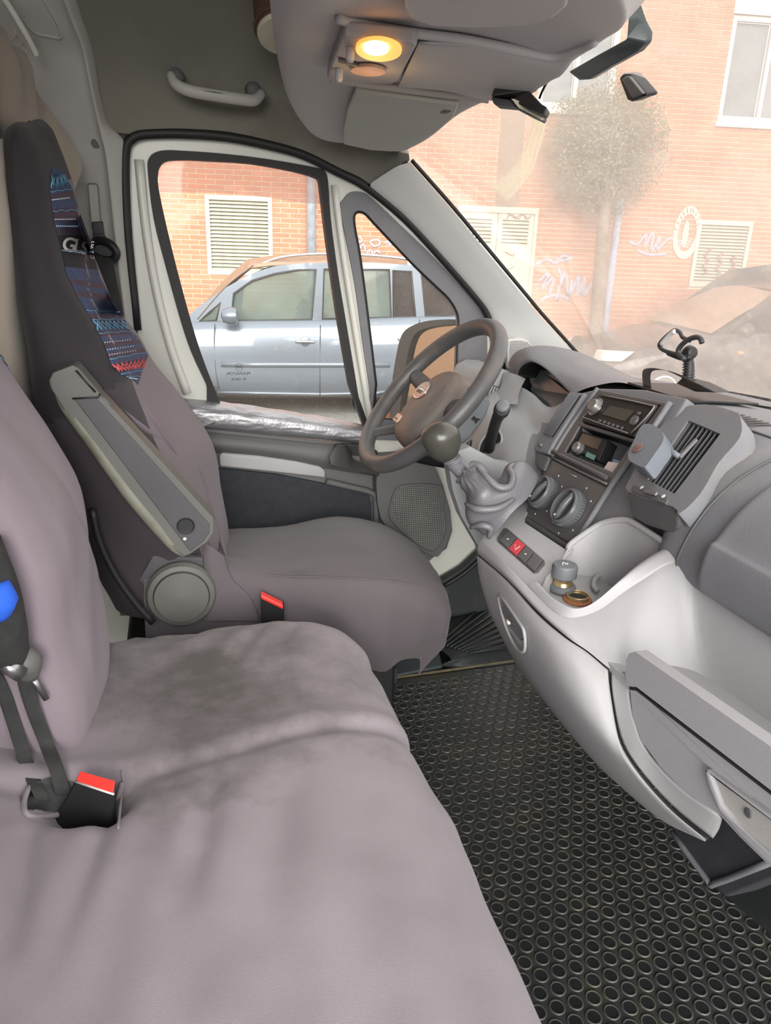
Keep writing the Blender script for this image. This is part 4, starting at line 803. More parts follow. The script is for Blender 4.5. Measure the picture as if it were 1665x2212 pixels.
cush = grid('seat_cushion', rows, M_bench, be, nu=14, nv=14, wr=wr_b)
# backrests
def back(y0, y1, name="backrest", xo=0):
    zs = [(.43, -.13, 0), (.50, -.125, 0), (.58, -.13, 0), (.66, -.135, 0), (.72, -.142, 0), (.78, -.165, 0), (.86, -.205, 0), (.95, -.24, .01), (1.05, -.26, .02), (1.12, -.29, .03)]
    rs = []
    for z, x, ins in zs:
        x += xo * (1 if z < .8 else .6)
        a, b = y1 - ins, y0 + ins; bow = .0 if z > .6 else .012 * (1 - (z - .43) / .17)
        rs.append([V((x - .13, a - .004, z)), V((x - .05, a + bow, z)), V((x - .014, a - .004 + bow, z)), V((x + .002, a - .03, z)), V((x + .008, a - .09, z))] + [V((x + .008, a + (b - a) * k, z)) for k in (.45, .7)] + [V((x + .004, b + .06, z)), V((x - .005, b + .02, z)), V((x - .03, b, z)), V((x - .12, b, z))])
    return grid(name, rs, M_benchb, be, nu=5, nv=5, wr=lambda p: .004 * fbm(p, 5) + .003 * math.sin((p.z * .9 - p.y * .6) * 45 + 3 * fbm(p, 3)) * max(0, min(1, (.8 - p.z) / .2)) - .004 * gs(p.y + .55 * (p.z - .58), .075, .006) * (1 if p.z > .56 else 0))
bk1 = back(-.185, .124); bk2 = back(-1.0, -.235, xo=-.15); BS = [Surf(cush), Surf(bk1), Surf(bk2)]
def BP(x, y, out=.002):
    d = ray(x, y).normalized(); c = [(h[0], h[1], h[3]) for h in (q_.b.ray_cast(CAM, d) for q_ in BS) if h[0] is not None]
    if not c: return P(x, y, Y=-.3)
    p, n, _ = min(c, key=lambda t_: t_[2]); return p + (CAM - p).normalized() * out
box('bench_base', (-.15, -.95, .0), (.34, 0, 0), (0, 1.05, 0), (0, 0, .30), M_black, be, bevel=.01)
# printed band at the top of the backrest
M_navy = mat('print_navy', (58, 72, 104), .85, ns=60, var=.15); M_plum = mat('print_plum', (74, 58, 74), .85, ns=60, var=.15); M_coral = mat('print_coral', (188, 84, 88), .85); M_sky = mat('print_sky_blue', (96, 142, 170), .85); M_dots = mat('print_pale_dots', (176, 188, 196), .85)
M_ink2 = mat('print_black', (38, 34, 40), .85)
grid('printed_band', [[P(x, y, Y=Y) for x, y, Y in r] for r in [[(-60, 690, -.02), (-20, 748, .05), (2, 770, .117), (8, 782, .1235)], [(-60, 740, -.02), (-22, 780, .05), (4, 792, .115), (20, 800, .1225)], [(-60, 800, -.02), (-25, 826, .05), (0, 835, .11), (12, 822, .121)]]], [M_navy, M_sky], be, nu=4, nv=6, mi=lambda u, v: int(v * 12) % 3 == 1, thick=.002)
# lap belt with padded sleeve, adjuster and webbing
bb = thing('lap_belt', 'black lap belt with padded sleeve lying over the bench at left', 'seat belt', P(60, 1450, Y=-.30))
def strip(name, pts, wv, m, parent, th=.0018, **k):
    rs = [[V(p) - V(w_) * .5, V(p), V(p) + V(w_) * .5] for p, w_ in zip(pts, wv)]; return grid(name, rs, m, parent, nu=2, nv=5, thick=th, off=0, **k)
q = lambda x, y, Y: P(x, y, Y=Y)
tube('padded_sleeve', [BP(-70, 1180, .03), BP(-26, 1290, .03), BP(-4, 1370, .03), BP(16, 1425, .025)], [.030, .030, .028, .022], M_belt, bb, sm=4, n=16)
tube('blue_edge', [BP(-20, 1262, .052), BP(-12, 1298, .054), BP(-14, 1330, .054)], [.016, .021, .014], M_blue, bb, sm=3, n=12)
tube('adjuster', [BP(4, 1432, .045), BP(26, 1444, .045), BP(46, 1456, .042)], .0085, M_metal, bb, n=10)
tube('adjuster_body', [BP(40, 1412, .025), BP(58, 1432, .025), BP(62, 1462, .02)], [.012, .016, .010], M_gb, bb, n=12, sm=3)
tube('tongue', [BP(66, 1462, .015), BP(84, 1484, .01), BP(100, 1510, .008)], .0035, M_metal, bb, n=8)
grid('webbing', [[BP(a, y, o) for a in (x - 17, x, x + 17)] for x, y, o in [(48, 1440, .018), (58, 1490, .012), (76, 1545, .010), (100, 1605, .012), (120, 1655, .016), (136, 1712, .006), (146, 1745, -.005)]], M_belt, bb, nu=2, nv=4, thick=.0015)
grid('webbing', [[BP(a, y, .006) for a in (x - 16, x, x + 16)] for x, y in [(-20, 1440), (8, 1500), (32, 1570), (54, 1640), (80, 1700), (95, 1730)]], M_belt, bb, nu=2, nv=4, thick=.0015)  # dark strip painting the shaded slit between the backrests, not a belt
# buckle in its pocket
bu = thing('belt_buckle', 'black belt buckle with red button sunk in the bench cover', 'buckle', P(200, 1715, Z=.46), 'red buttoned seat belt buckles')
A, B, C_, D_ = [P(x, y, Z=z) for x, y, z in [(170, 1670, .497), (252, 1693, .497), (248, 1718, .490), (163, 1690, .490)]]
dn = V((-.004, .0, -.055)); vs = [A, B, C_, D_, A + dn, B + dn, C_ + dn + V((-.008, .01, 0)), D_ + dn + V((-.03, .0, 0))]
mesh('body', vs, [(0, 1, 2, 3), (4, 7, 6, 5), (0, 4, 5, 1), (1, 5, 6, 2), (2, 6, 7, 3), (3, 7, 4, 0)], M_black, bu, bevel=.002)
c = (A + B + C_ + D_) / 4; plate('red_button', [c + (p - c) * .93 + V((0, 0, .0006)) for p in (A, B, C_, D_)], [], (0, 0, .003), M_red, bu, bevel=.0015)
tube('white_edge', [D_.lerp(C_, t_) + V((0, 0, .001)) for t_ in (0.02, .5, .98)], .0012, M_wpaint, bu, n=6)
pk = grid('pocket_shade', [[BP(x, y, .003) for x, y, z in r] for r in [[(70, 1694, .50), (112, 1680, .49), (160, 1690, .485)], [(62, 1715, .48), (120, 1700, .455), (200, 1735, .46)], [(56, 1748, .485), (110, 1752, .478), (230, 1738, .478)]]], M_black, be, nu=4, nv=4)  # black patch painted for the shade inside the buckle pocket
tube('pocket_hem', [BP(x, y, .003) for x, y in [(62, 1700), (52, 1735), (60, 1760), (100, 1764), (160, 1752), (215, 1742), (250, 1730), (264, 1690)]], .0028, M_bench, be, sm=4, n=8)
tube('seat_seam', [BP(x, y, .000) for x, y in [(262, 1665), (266, 1690), (262, 1720), (256, 1790)]], .0015, M_bench, be, sm=4, n=6)

# ---- driver's seat
ds = thing('driver_seat', 'high-backed driver seat in a dark grey cover with patterned band', 'seat', (.2, .48, 0))
R_ = [[(500, 1185, .765), (620, 1185, .765), (730, 1180, .765), (830, 1190, .765), (890, 1230, .765)],
      [(500, 1148, .755), (620, 1140, .755), (730, 1124, .755), (820, 1135, .75), (888, 1172, .74)],
      [(496, 1150, .70), (620, 1140, .70), (732, 1118, .70), (830, 1138, .69), (900, 1182, .68)],
      [(488, 1172, .57), (620, 1168, .57), (742, 1145, .57), (852, 1170, .565), (925, 1214, .56)],
      [(480, 1195, .42), (620, 1200, .42), (752, 1182, .42), (872, 1205, .42), (942, 1240, .42)],
      [(475, 1212, .29), (620, 1232, .29), (750, 1228, .29), (868, 1238, .29), (951, 1262, .295)],
      [(472, 1222, .25), (600, 1243, .25), (740, 1247, .25), (860, 1256, .25), (953, 1276, .26)],
      [(470, 1270, .232), (600, 1295, .232), (740, 1315, .23), (860, 1325, .23), (952, 1315, .24)],
      [(470, 1340, .235), (600, 1365, .235), (740, 1385, .23), (860, 1395, .228), (938, 1375, .24)],
      [(470, 1400, .245), (600, 1430, .245), (740, 1440, .24), (830, 1442, .24), (900, 1425, .25)]]
rows = []
for r in R_:
    ps = [P(x, y, Y=Y) for x, y, Y in r]; e = ps[-1]; lo = min(.33, e.z - .03)
    rows.append([ps[0] + V((-.12, 0, .0))] + ps + [e + V((.012, (.48 - e.y) * .04, -.05 if e.z > .38 else -.02)), V((e.x + .010, e.y + (.48 - e.y) * .06, min(.30, e.z - .05)))])
def wr_d(p):
    d = .002 * fbm(p, 9) + .0012 * fbm(p, 26); sk = max(0, min(1, (.425 - p.z) / .05)) if p.y < .3 else 0
    d += sk * (.008 * math.sin(p.x * 48 + 2.5 * fbm(p, 4) + 18 * (p.z - .4)) + .003 * math.sin(p.x * 95))
    k = max(0, min(1, (.16 - p.x) / .12)); d += k * .005 * math.sin((p.y + .3 * p.x) * 42 + 2 * fbm(p, 3))
    return d - .006 * gs(p.x, .185, .006) * (1 if p.z > .4 else 0)
grid('seat_cushion', rows, M_drv, ds, nu=6, nv=6, wr=wr_d)
tube('piping', [P(x, y, Y=Y) for x, y, Y in [(470, 1200, .262), (500, 1232, .252), (600, 1244, .249), (740, 1248, .248), (860, 1257, .248), (950, 1278, .256)]], .0018, M_drv, ds, sm=5, n=6)
LV = [  # y, rear-near x, front-near x, mid x, far x, Y rear, Y near, Y mid, Y far
 (258, 62, 68, 74, 80, .44, .43, .44, .46), (266, 44, 60, 80, 97, .38, .39, .43, .50), (282, 30, 68, 96, 114, .34, .37, .43, .53), (310, 25, 82, 108, 126, .32, .36, .43, .55), (350, 24, 96, 124, 141, .32, .36, .43, .56),
 (400, 28, 110, 140, 158, .31, .35, .43, .57), (470, 36, 116, 150, 178, .30, .34, .43, .58), (540, 44, 130, 165, 200, .28, .32, .43, .60), (600, 52, 148, 186, 218, .26, .30, .43, .62), (660, 58, 180, 215, 246, .245, .285, .43, .64),
 (720, 70, 212, 252, 298, .24, .275, .43, .66), (780, 84, 243, 288, 332, .235, .27, .43, .67), (840, 96, 262, 320, 382, .235, .265, .43, .68), (900, 108, 285, 355, 425, .235, .262, .43, .68), (960, 128, 310, 385, 456, .235, .26, .43, .67), (1020, 150, 340, 410, 474, .235, .26, .43, .66), (1080, 172, 372, 430, 484, .235, .26, .42, .64), (1140, 195, 398, 450, 491, .235, .258, .42, .62), (1200, 222, 405, 462, 496, .235, .256, .40, .60), (1330, 262, 410, 462, 496, .24, .256, .38, .56)]
rows = []
for y, a, b, c, d, Ya, Yb, Yc, Yd in LV:
    A = P(a, y, Y=Ya); B = P(b, y, Y=Yb); Cc = P(c, y, Y=Yc); D = P(d, y, Y=Yd); hd_ = max(0, min(1, (y - 258) / 40))
    rows.append([A + V((.0, .25 * hd_, 0)), A + V((-.02 * hd_, .06 * hd_, 0)), A, A.lerp(B, .5) + V((0, -.012 * hd_, 0)), B, Cc + V((.0, 0, 0)), D, D + V((-.03 * hd_, .02 * hd_, 0)), D + V((-.12 * hd_, .02 * hd_, 0))])
def wr_s(p):
    k = max(0, min(1, (.95 - p.z) / .2)); fl = 1 if p.y < .31 else .35
    return .003 * fbm(p, 6) + .0014 * fbm(p, 24) + k * fl * .006 * math.sin((p.z * .8 + p.x * .9) * 48 + 3 * fbm(p, 4)) + (1 - k) * .003 * math.sin((p.x + p.y * .4) * 60 + 2 * fbm(p, 5)) + .003 * gs(p.y, .5, .07) * k * math.sin(p.z * 30)
def midx(u, v):
    if u < .54: return 1 if v < .62 + (.5 - u) * .3 else 2
    return 1 if v < .25 else 0
M_flank_shade = mat('flank_cloth_shaded', (54, 47, 52), .85, ns=6, var=.08, bump=.3, bs=1300, sheen=.1)  # same cover cloth, darkened to paint the shade on the backrest flank
dbk = grid('backrest', rows, [M_drvb, M_seatk, M_flank_shade], ds, nu=6, nv=5, wr=wr_s, mi=midx)
DSF = Surf(dbk)
# folds of the cover beside the armrest
for pts in ([(300, 850, .40), (330, 905, .38), (365, 960, .36), (385, 985, .35)], [(262, 880, .27), (310, 925, .262), (352, 950, .258)], [(425, 1000, .50), (440, 1040, .46), (452, 1090, .42), (475, 1160, .37), (495, 1220, .31)], [(440, 1150, .30), (462, 1195, .28), (490, 1225, .262), (540, 1248, .252)]):
    tube('fold', [DSF(x, y, -.001, P(x, y, Y=Y)) for x, y, Y in pts], [.001] + [.006] * (len(pts) - 2) + [.001], M_drvb, ds, sm=5, n=10)
def SP(x, y, out=.0025):
    p = DSF(x, y, 0, P(x, y, Y=.36)); return p + (CAM - p).normalized() * out
SL = [(112, 362), (110, 420), (118, 480), (133, 535), (144, 590), (168, 640), (200, 690), (224, 740), (240, 785), (262, 808), (290, 822)]
SR = [(134, 366), (158, 412), (179, 480), (199, 538), (216, 598), (243, 650), (268, 690), (300, 732), (320, 768), (308, 800), (298, 832)]
def SS(u, v):
    k = v * 10; i = min(9, int(k)); t_ = k - i; l_ = V(SL[i]).lerp(V(SL[i + 1]), t_); r_2 = V(SR[i]).lerp(V(SR[i + 1]), t_); q_ = l_.lerp(r_2, u); return q_
band = [[SP(*SS(u / 10, v / 40), .003) for u in range(11)] for v in range(41)]
seqm = [0, 1, 0, 0, 1, 0, 1, 1, 0, 1, 3, 3, 3, 3, 3, 0, 0, 1, 0, 1, 0, 0, 0, 1, 1, 0, 1, 0, 1, 0, 1, 0, 0, 0, 0, 0, 0, 1, 0, 0]
pb = grid('printed_band', band, [M_navy, M_plum, M_coral, M_ink2], ds, nu=1, nv=1, mi=lambda u, v: seqm[min(39, int(v * 40))], thick=.001)
def uvline(nm, pts, r, m): vs_, fs_ = tubev([SP(*SS(u, v), .009) for u, v in pts], r, 5); return (vs_, fs_)
sets = {'sky': [], 'dots': [], 'coral': []}
for v in (.09, .16, .31, .56, .60, .66, .78, .90, .94): sets['sky'].append(uvline('', [(u / 8, v + .003 * math.sin(u * 2)) for u in range(9)], .0009, 0))
for v0, amp, ms_ in ((.05, .025, 'sky'), (.625, .022, 'sky'), (.845, .035, 'coral')):
    for k in range(3 if ms_ == 'coral' else 2):
        for ph_ in (0, 1): sets[ms_].append(uvline('', [(u / 8, v0 + amp * ((1 if (u + ph_) % 2 else -1) * (1 - .3 * k))) for u in range(9)], .0013 if ms_ == 'coral' else .001, 0))
    for k in range(4): 
        for rr_ in (.3, .62): sets[ms_].append(uvline('', [(.125 + k * .25 + .11 * rr_ * cx_, v0 + amp * rr_ * cy_) for cx_, cy_ in ((1, 0), (0, 1), (-1, 0), (0, -1), (1, 0))], .001, 0))
for v in (.12, .19, .215, .70, .735, .76, .96):
    for i in range(11): c_ = SP(*SS((i + .5) / 14, v), .009); sets['dots'].append(lathev([(.0011, 0), (.0011, .0008)], c_, (CAM - c_).normalized(), 6))
mesh('printed_lines', *join(sets['sky']), M_sky, pb); mesh('printed_dots', *join(sets['dots']), M_dots, pb); mesh('printed_zigzag', *join(sets['coral']), M_coral, pb)
# white lettering on the band
M_lw = mat('white_lettering', (214, 208, 206), .8)
def print_text(nm, txt, cx, cy, size, wsc, rot, m, parent, surf, out=.009):
    """lettering printed on cloth: every vertex is laid on the surface"""
    cu = bpy.data.curves.new('t', 'FONT'); cu.body = txt; cu.size = size; cu.align_x = 'CENTER'; cu.align_y = 'CENTER'; cu.offset = size * .025
    to = bpy.data.objects.new('t', cu); COL.objects.link(to); me = bpy.data.meshes.new_from_object(to.evaluated_get(bpy.context.evaluated_depsgraph_get())); bpy.data.objects.remove(to)
    bm = bmesh.new(); bm.from_mesh(me); bmesh.ops.subdivide_edges(bm, edges=bm.edges, cuts=1); bm.to_mesh(me); bm.free()
    cs, sn = math.cos(rot), math.sin(rot)
    for v in me.vertices: x, y = v.co.x * wsc, -v.co.y; v.co = surf(cx + x * cs - y * sn, cy + x * sn + y * cs, out)
    me.materials.clear(); me.materials.append(m); return link(nm, me, parent)
print_text('lettering', 'G', 150, 530, 42, 1.0, .12, M_lw, pb, SP); print_text('lettering', 'L', 168, 533, 40, .8, .2, M_lw, pb, SP); print_text('lettering', 'S', 182, 537, 38, .8, .2, M_lw, pb, SP)
for dr_ in (14, 9, 5): tube('swirl', [SP(200 + dr_ * .45 * math.cos(t_), 540 + dr_ * 1.3 * math.sin(t_), .009) for t_ in [R(60 + i * 30) for i in range(9)]], .0008, M_lw, pb, n=5, sm=2)
# armrest
ar = plate('armrest', [P(x, y, Y=.185) for x, y in [(105, 823), (113, 806), (146, 793), (158, 789), (168, 794), (212, 846), (216, 853), (461, 1119), (463, 1150), (449, 1172), (410, 1199), (397, 1203), (371, 1184), (326, 1130), (265, 1056), (194, 958), (133, 879), (108, 838)]], [], (0, .05, 0), M_gb, ds, bevel=.007, seg=4)
plate('face', [P(x, y, Y=.183) for x, y in [(160, 862), (206, 859), (215, 868), (453, 1133), (453, 1150), (441, 1168), (411, 1192)]], [], (0, .004, 0), M_gbd, ar, bevel=.0015)
tube('worn_edge', [P(x, y, Y=.195) for x, y in [(124, 838), (146, 880), (204, 958), (274, 1056), (335, 1130), (378, 1180), (400, 1199)]], [.006, .010, .011, .012, .012, .010, .005], M_worn, ar, sm=4, n=12)
for a_, b_2 in (((150, 798), (208, 856)), ((214, 853), (240, 880))): tube('latch_slot', [P(*a_, Y=.190), P(*b_2, Y=.190)], .004, M_gb, ar, n=8)
tube('latch_gap', [P(164, 800, Y=.184), P(206, 847, Y=.184)], .0018, M_black, ar, n=6); tube('latch_gap', [P(156, 861, Y=.181), P(212, 858, Y=.181), P(216, 851, Y=.184)], .0014, M_black, ar, n=6)
lathe('cap_hole', [(.0135, -.001), (.0145, .0015), (.0125, .0015), (.0118, .0002), (.001, .0002)], P(401, 1136, Y=.183), (0, -1, 0), M_black, ar, n=24)
lathe('white_dot', [(.003, 0), (.0025, .001)], P(399, 1164, Y=.183), (0, -1, 0), M_wpaint, ar, n=12)
# recliner knob, side plate, base
plate('side_plate', [P(x, y, Y=.235) for x, y in [(330, 1200), (440, 1205), (455, 1330), (300, 1330), (290, 1270)]], [], (0, .012, 0), M_gbd, ds, bevel=.003)
kc = P(392, 1284, Y=.222); kn = lathe('recliner_knob', [(.056, -.012), (.058, .0), (.054, .008), (.046, .010), (.045, .006), (.044, .014), (.001, .017)], kc, (0, -1, 0), M_gb, ds, n=40)
grid('side_flap', [[P(x, y, Y=Y) for x, y, Y in r] for r in [[(438, 1170, .24), (455, 1180, .235), (480, 1200, .24)], [(442, 1230, .232), (462, 1235, .225), (500, 1250, .232)], [(440, 1290, .232), (465, 1290, .222), (540, 1290, .23)], [(440, 1340, .232), (465, 1340, .222), (560, 1340, .23)]]], M_drv, ds, nu=4, nv=4, thick=.002)
tube('belt_guide', [P(x, y, Y=.20) for x, y in [(198, 1100), (215, 1170), (248, 1240), (290, 1300), (330, 1345)]], .006, M_black, ds, sm=4, n=8)
plate('bracket', [P(x, y, Y=.30) for x, y in [(238, 1180), (262, 1250), (290, 1290), (288, 1330), (260, 1330), (235, 1230)]], [], (0, .01, 0), mat('olive_metal', (120, 120, 92), .6, var=.1), ds)
bs_ = mesh('seat_base', *boxv((-.12, .26, 0.0), (.50, 0, 0), (0, .46, 0), (0, 0, .33)), M_black, ds, bevel=.01)
tb = P(838, 1452, Y=.30); box('rail_end', tb + V((-.05, 0, -.03)), (.07, 0, 0), (0, .3, 0), (0, 0, .035), M_floorb, ds, bevel=.003)
# red buckle beside the cushion
rb_ = thing('belt_buckle', 'red topped belt buckle between driver seat and bench', 'buckle', P(585, 1300, Y=.20), 'red buttoned seat belt buckles')
A = P(563, 1286, Y=.205); B = P(612, 1310, Y=.195); box('body', A, B - A, (.004, .02, 0), (0, 0, -.09), M_black, rb_, bevel=.002); box('red_button', A + V((0, -.002, -.006)), (B - A) * .98, (.002, .018, 0), (0, 0, .008), M_red, rb_, bevel=.002)
# driver's shoulder belt
sb = thing('shoulder_belt', 'black shoulder belt with guide loop on the pillar behind the driver seat', 'seat belt', P(225, 540, Y=.83))
plate('height_slider', [P(x, y, Y=.845) for x, y in [(198, 479), (222, 478), (226, 512), (220, 514), (202, 512)]], [], (0, .012, 0), M_black, sb, bevel=.002)
tube('guide_loop', [P(x, y, Y=Y) for x, y, Y in [(205, 522, .84), (222, 520, .825), (240, 528, .815), (252, 545, .815), (246, 560, .82), (228, 562, .83), (208, 556, .84), (200, 540, .845)]], .0085, M_black, sb, closed=True, sm=3, n=10)
plate('loop_plate', [P(x, y, Y=.838) for x, y in [(202, 505), (224, 505), (246, 540), (240, 556), (205, 556), (198, 530)]], [], (0, .008, 0), M_black, sb, bevel=.002)
grid('webbing', [[P(x, y, Y=Y) for x, y, Y in r] for r in [[(206, 552, .825), (226, 556, .82), (244, 558, .815)], [(214, 600, .80), (234, 602, .80), (252, 604, .80)], [(228, 660, .78), (246, 662, .78), (263, 664, .78)], [(245, 740, .74), (262, 742, .74), (278, 744, .74)], [(300, 1000, .70), (318, 1000, .70), (334, 1000, .70)]]], M_belt, sb, nu=2, nv=4, thick=.0015)
# ------------------------------------------------------------------ dashboard
M_screen = mat('lcd', (60, 64, 58), .2); M_silv = mat('silver_knob', (128, 126, 124), .35, .5); M_redb = mat('hazard_red', (205, 62, 72), .45); M_icon = mat('white_print', (215, 215, 215), .7)
M_shroud = mat('column_shroud', (102, 106, 110), .5, ns=6, var=.05, bump=.25, bs=900); M_knobd = mat('dial_grey', (90, 92, 95), .35, ns=8, var=.05)
def PX(l, add=(0, 0, 0)): return [P(x, y, X=X) + V(add) for x, y, X in l]
da = thing('dashboard', 'grey van dashboard with centre console, vents and glovebox', 'dashboard', (.75, .1, .6))
# upper body (top and passenger side)
def dprof(Y):
    k = max(0, min(1, (-.10 - Y) / .12)); b = -.012 * k
    m = max(0, min(1, (Y + .17) / .05)) * .055
    return [(1.22, .745), (1.06, .772), (.94, .793), (.84, .806), (.77, .808), (.715 + m * .5, .797), (.665 + b + m, .765), (.63 + b + m, .725), (.607 + b + m, .68), (.602 + m, .642), (.66 + m, .62)]
rows = []
for Y in (.22, .12, .0, -.10, -.125, -.15, -.18, -.22, -.35, -.5, -.7, -.95): rows.append([V((x, Y, z - (.012 if Y > .2 else 0))) for x, z in dprof(Y)])
grid('upper_body', rows, M_dash, da, nu=4, nv=4)
# driver's side top in front of the windscreen and behind the hood
grid('driver_top', [[V((1.16, .80, .735)), V((1.17, .60, .745)), V((1.20, .4, .75)), V((1.22, .2, .748))], [V((1.0, .84, .745)), V((1.0, .62, .765)), V((1.0, .4, .775)), V((1.0, .2, .78))], [V((.88, .865, .735)), V((.88, .66, .765)), V((.86, .4, .78)), V((.86, .2, .79))], [V((.80, .868, .70)), V((.80, .68, .72)), V((.80, .4, .74)), V((.78, .2, .78))]], M_dash, da, nu=4, nv=4)
# airbag pad
def dsurf(Y, k, o): 
    pr = cr([V((x, 0, z)) for x, z in dprof(Y)], 6); i = k * (len(pr) - 1); j = min(len(pr) - 2, int(i)); p = pr[j].lerp(pr[j + 1], i - j); t_ = (pr[j + 1] - pr[j]).normalized(); n_ = V((t_.z, 0, -t_.x)); n_ = n_ if n_.x < 0 or n_.z > 0 else -n_
    return V((p.x, Y, p.z)) + n_ * o
rw = []
for k, o in ((.50, 0), (.51, .006), (.58, .008), (.66, .010), (.735, .012), (.75, .016), (.80, .012), (.865, .008), (.875, 0)): rw.append([dsurf(Y, k, o * m_) for Y, m_ in ((-.268, 0), (-.275, 1), (-.30, 1), (-.4, 1), (-.6, 1), (-.95, 1))])
grid('airbag_pad', rw, M_dash, da, nu=4, nv=3)
tube('airbag_seam', [dsurf(-.222, k, .0012) for k in (.42, .5, .58, .66, .74, .82, .88)], .0016, M_dashd, da, sm=3, n=6)
tube('top_groove', [dsurf(Y, .435, .0008) for Y in (.0, -.1, -.2, -.3, -.5, -.9)], .002, M_dashd, da, sm=3, n=6)
# top demister grille at right
for i in range(9):
    a = P(1548 + i * 13, 886 + i * 3.4, X=.80 - .001 * i); box('demister_slot', V((a.x - .03, a.y, .8095)), (.045, 0, .0), (0, -.0035, 0), (0, 0, .001), M_black, da, smooth=False)
for i in range(6):
    a = P(1086 + i * 4, 812 - i * .8, X=.90); box('demister_slot', a, (.022, .004, .003), (0, -.003, 0), (0, 0, .001), M_black, da, smooth=False)
# ---- centre stack
p1, p2, p3 = P(1296, 849, X=.70), P(1428, 873, X=.70), P(1136, 1112, X=.575)
sf = Fr(p1, p2 - p1, p3 - p1)
def S(x, y, c=0): a, b = sf.px(x, y); return sf(a, b, c)
def SQ(l, c=0): return [S(x, y, c) for x, y in l]
cav = [(1251, 920), (1366, 955), (1322, 1019), (1219, 976)]; rad = [(1298, 851), (1426, 875), (1372, 948), (1256, 912)]
fas = [(1236, 848), (1290, 834), (1380, 836), (1478, 856), (1440, 920), (1380, 1000), (1356, 1065), (1360, 1118), (1345, 1128), (1300, 1136), (1238, 1192), (1128, 1128), (1150, 1065), (1176, 1010), (1160, 985), (1190, 910)]
plate('stack_fascia', SQ(fas, -.006), [SQ(cav, -.006), SQ(rad, -.006)], -sf.n * .05, M_dash, da, bevel=.004)
plate('stack_bezel', SQ([(1292, 840), (1445, 870), (1386, 955), (1318, 1049), (1196, 985), (1225, 930)], .0), [SQ(cav), SQ(rad)], -sf.n * .006, M_bezel, da, bevel=.002)
for l in ([(1292, 838), (1262, 878), (1226, 930), (1192, 986)], [(1447, 868), (1388, 955), (1320, 1048), (1236, 1184)]): tube('stack_rim', [S(x, y, -.001) for x, y in l], .0048, M_dash, da, sm=4, n=10)
tube('stack_rail', [S(1198, 978, .004), S(1260, 1008, .004), S(1316, 1036, .004)], .004, M_bezel, da, n=8, sm=3)
tube('stack_rail', [S(1196, 990, .003), S(1255, 1020, .003), S(1314, 1048, .003)], .0022, M_silv, da, n=8, sm=3)
# radio
def inset(l, k): c = sum((V(p) for p in l), V((0, 0))) / len(l); return [tuple(V(p).lerp(c, k)) for p in l]
ra = plate('radio', SQ(inset(rad, .03), .004), [], -sf.n * .05, M_black, da, bevel=.003)
plate('display', SQ([(1322, 880), (1374, 890), (1354, 913), (1304, 898)], .0055), [], -sf.n * .002, M_screen, ra)
lathe('volume_knob', [(.0125, 0), (.0125, .006), (.0105, .012), (.001, .013)], S(1292, 883, .004), sf.n, M_silv, ra, n=24)
lathe('knob_ring', [(.0155, 0), (.0165, .003), (.0145, .003)], S(1292, 883, .004), sf.n, M_chrome, ra, n=24)
lathe('selector', [(.009, 0), (.008, .004), (.001, .004)], S(1375, 912, .004), sf.n, M_bezel, ra, n=20)
tube('chrome_edge', [S(1304, 857, .006), S(1360, 868, .006), S(1412, 880, .006), S(1418, 884, .006), S(1396, 912, .006), S(1368, 940, .006)], .0016, M_silv, ra, n=6, sm=3)
tube('chrome_edge', [S(1300, 864, .006), S(1280, 888, .006), S(1264, 905, .006), S(1310, 922, .006), S(1362, 940, .006)], .0012, M_silv, ra, n=6)
for i in range(6): box('preset_button', S(1300 + i * 9.5, 909 + i * 3.2, .005), sf.u * .007, sf.v * .005, sf.n * .002, M_bezel, ra, bevel=.0006)
for i in range(3): box('side_button', S(1384 - i * 8, 893 + i * 10, .005), sf.u * .008, sf.v * .005, sf.n * .002, M_silv if i == 1 else M_bezel, ra, bevel=.0006)
# open slot with a small receiver and papers
cw = SQ(cav, -.004); ib = [p - sf.n * .10 for p in cw]; vs = cw + ib
mesh('stowage_slot', vs, [(0, 1, 5, 4), (1, 2, 6, 5), (2, 3, 7, 6), (3, 0, 4, 7), (4, 5, 6, 7)], M_black, da, smooth=False)
dv = thing('small_receiver', 'small black display unit with a round knob inside the dashboard slot', 'device', S(1262, 960, -.02))
dvp = [(1247, 926), (1303, 944), (1284, 990), (1232, 968)]
plate('body', SQ(dvp, -.008), [], -sf.n * .05, M_black, dv, bevel=.002); plate('display', SQ([(1252, 932), (1293, 945), (1282, 966), (1242, 951)], -.0065), [], -sf.n * .002, M_screen, dv)
lathe('knob', [(.0105, 0), (.010, .010), (.008, .013), (.001, .012)], S(1246, 966, -.008), sf.n, M_silv, dv, n=20)
plate('green_label', SQ([(1262, 972), (1280, 980), (1276, 990), (1258, 982)], -.006), [], -sf.n * .001, mat('green_label', (110, 150, 130), .6), dv)
pp = thing('folded_paper', 'folded pinkish white papers in the dashboard slot', 'paper', S(1310, 1000, -.02))
plate('sheet', SQ([(1300, 988), (1340, 994), (1322, 1018), (1290, 1004)], -.014), [], -sf.n * .012, mat('paper', (222, 206, 200), .9), pp); plate('sheet', SQ([(1304, 978), (1330, 984), (1322, 996), (1298, 990)], -.022), [], -sf.n * .006, mat('paper_blue', (150, 165, 190), .9), pp)
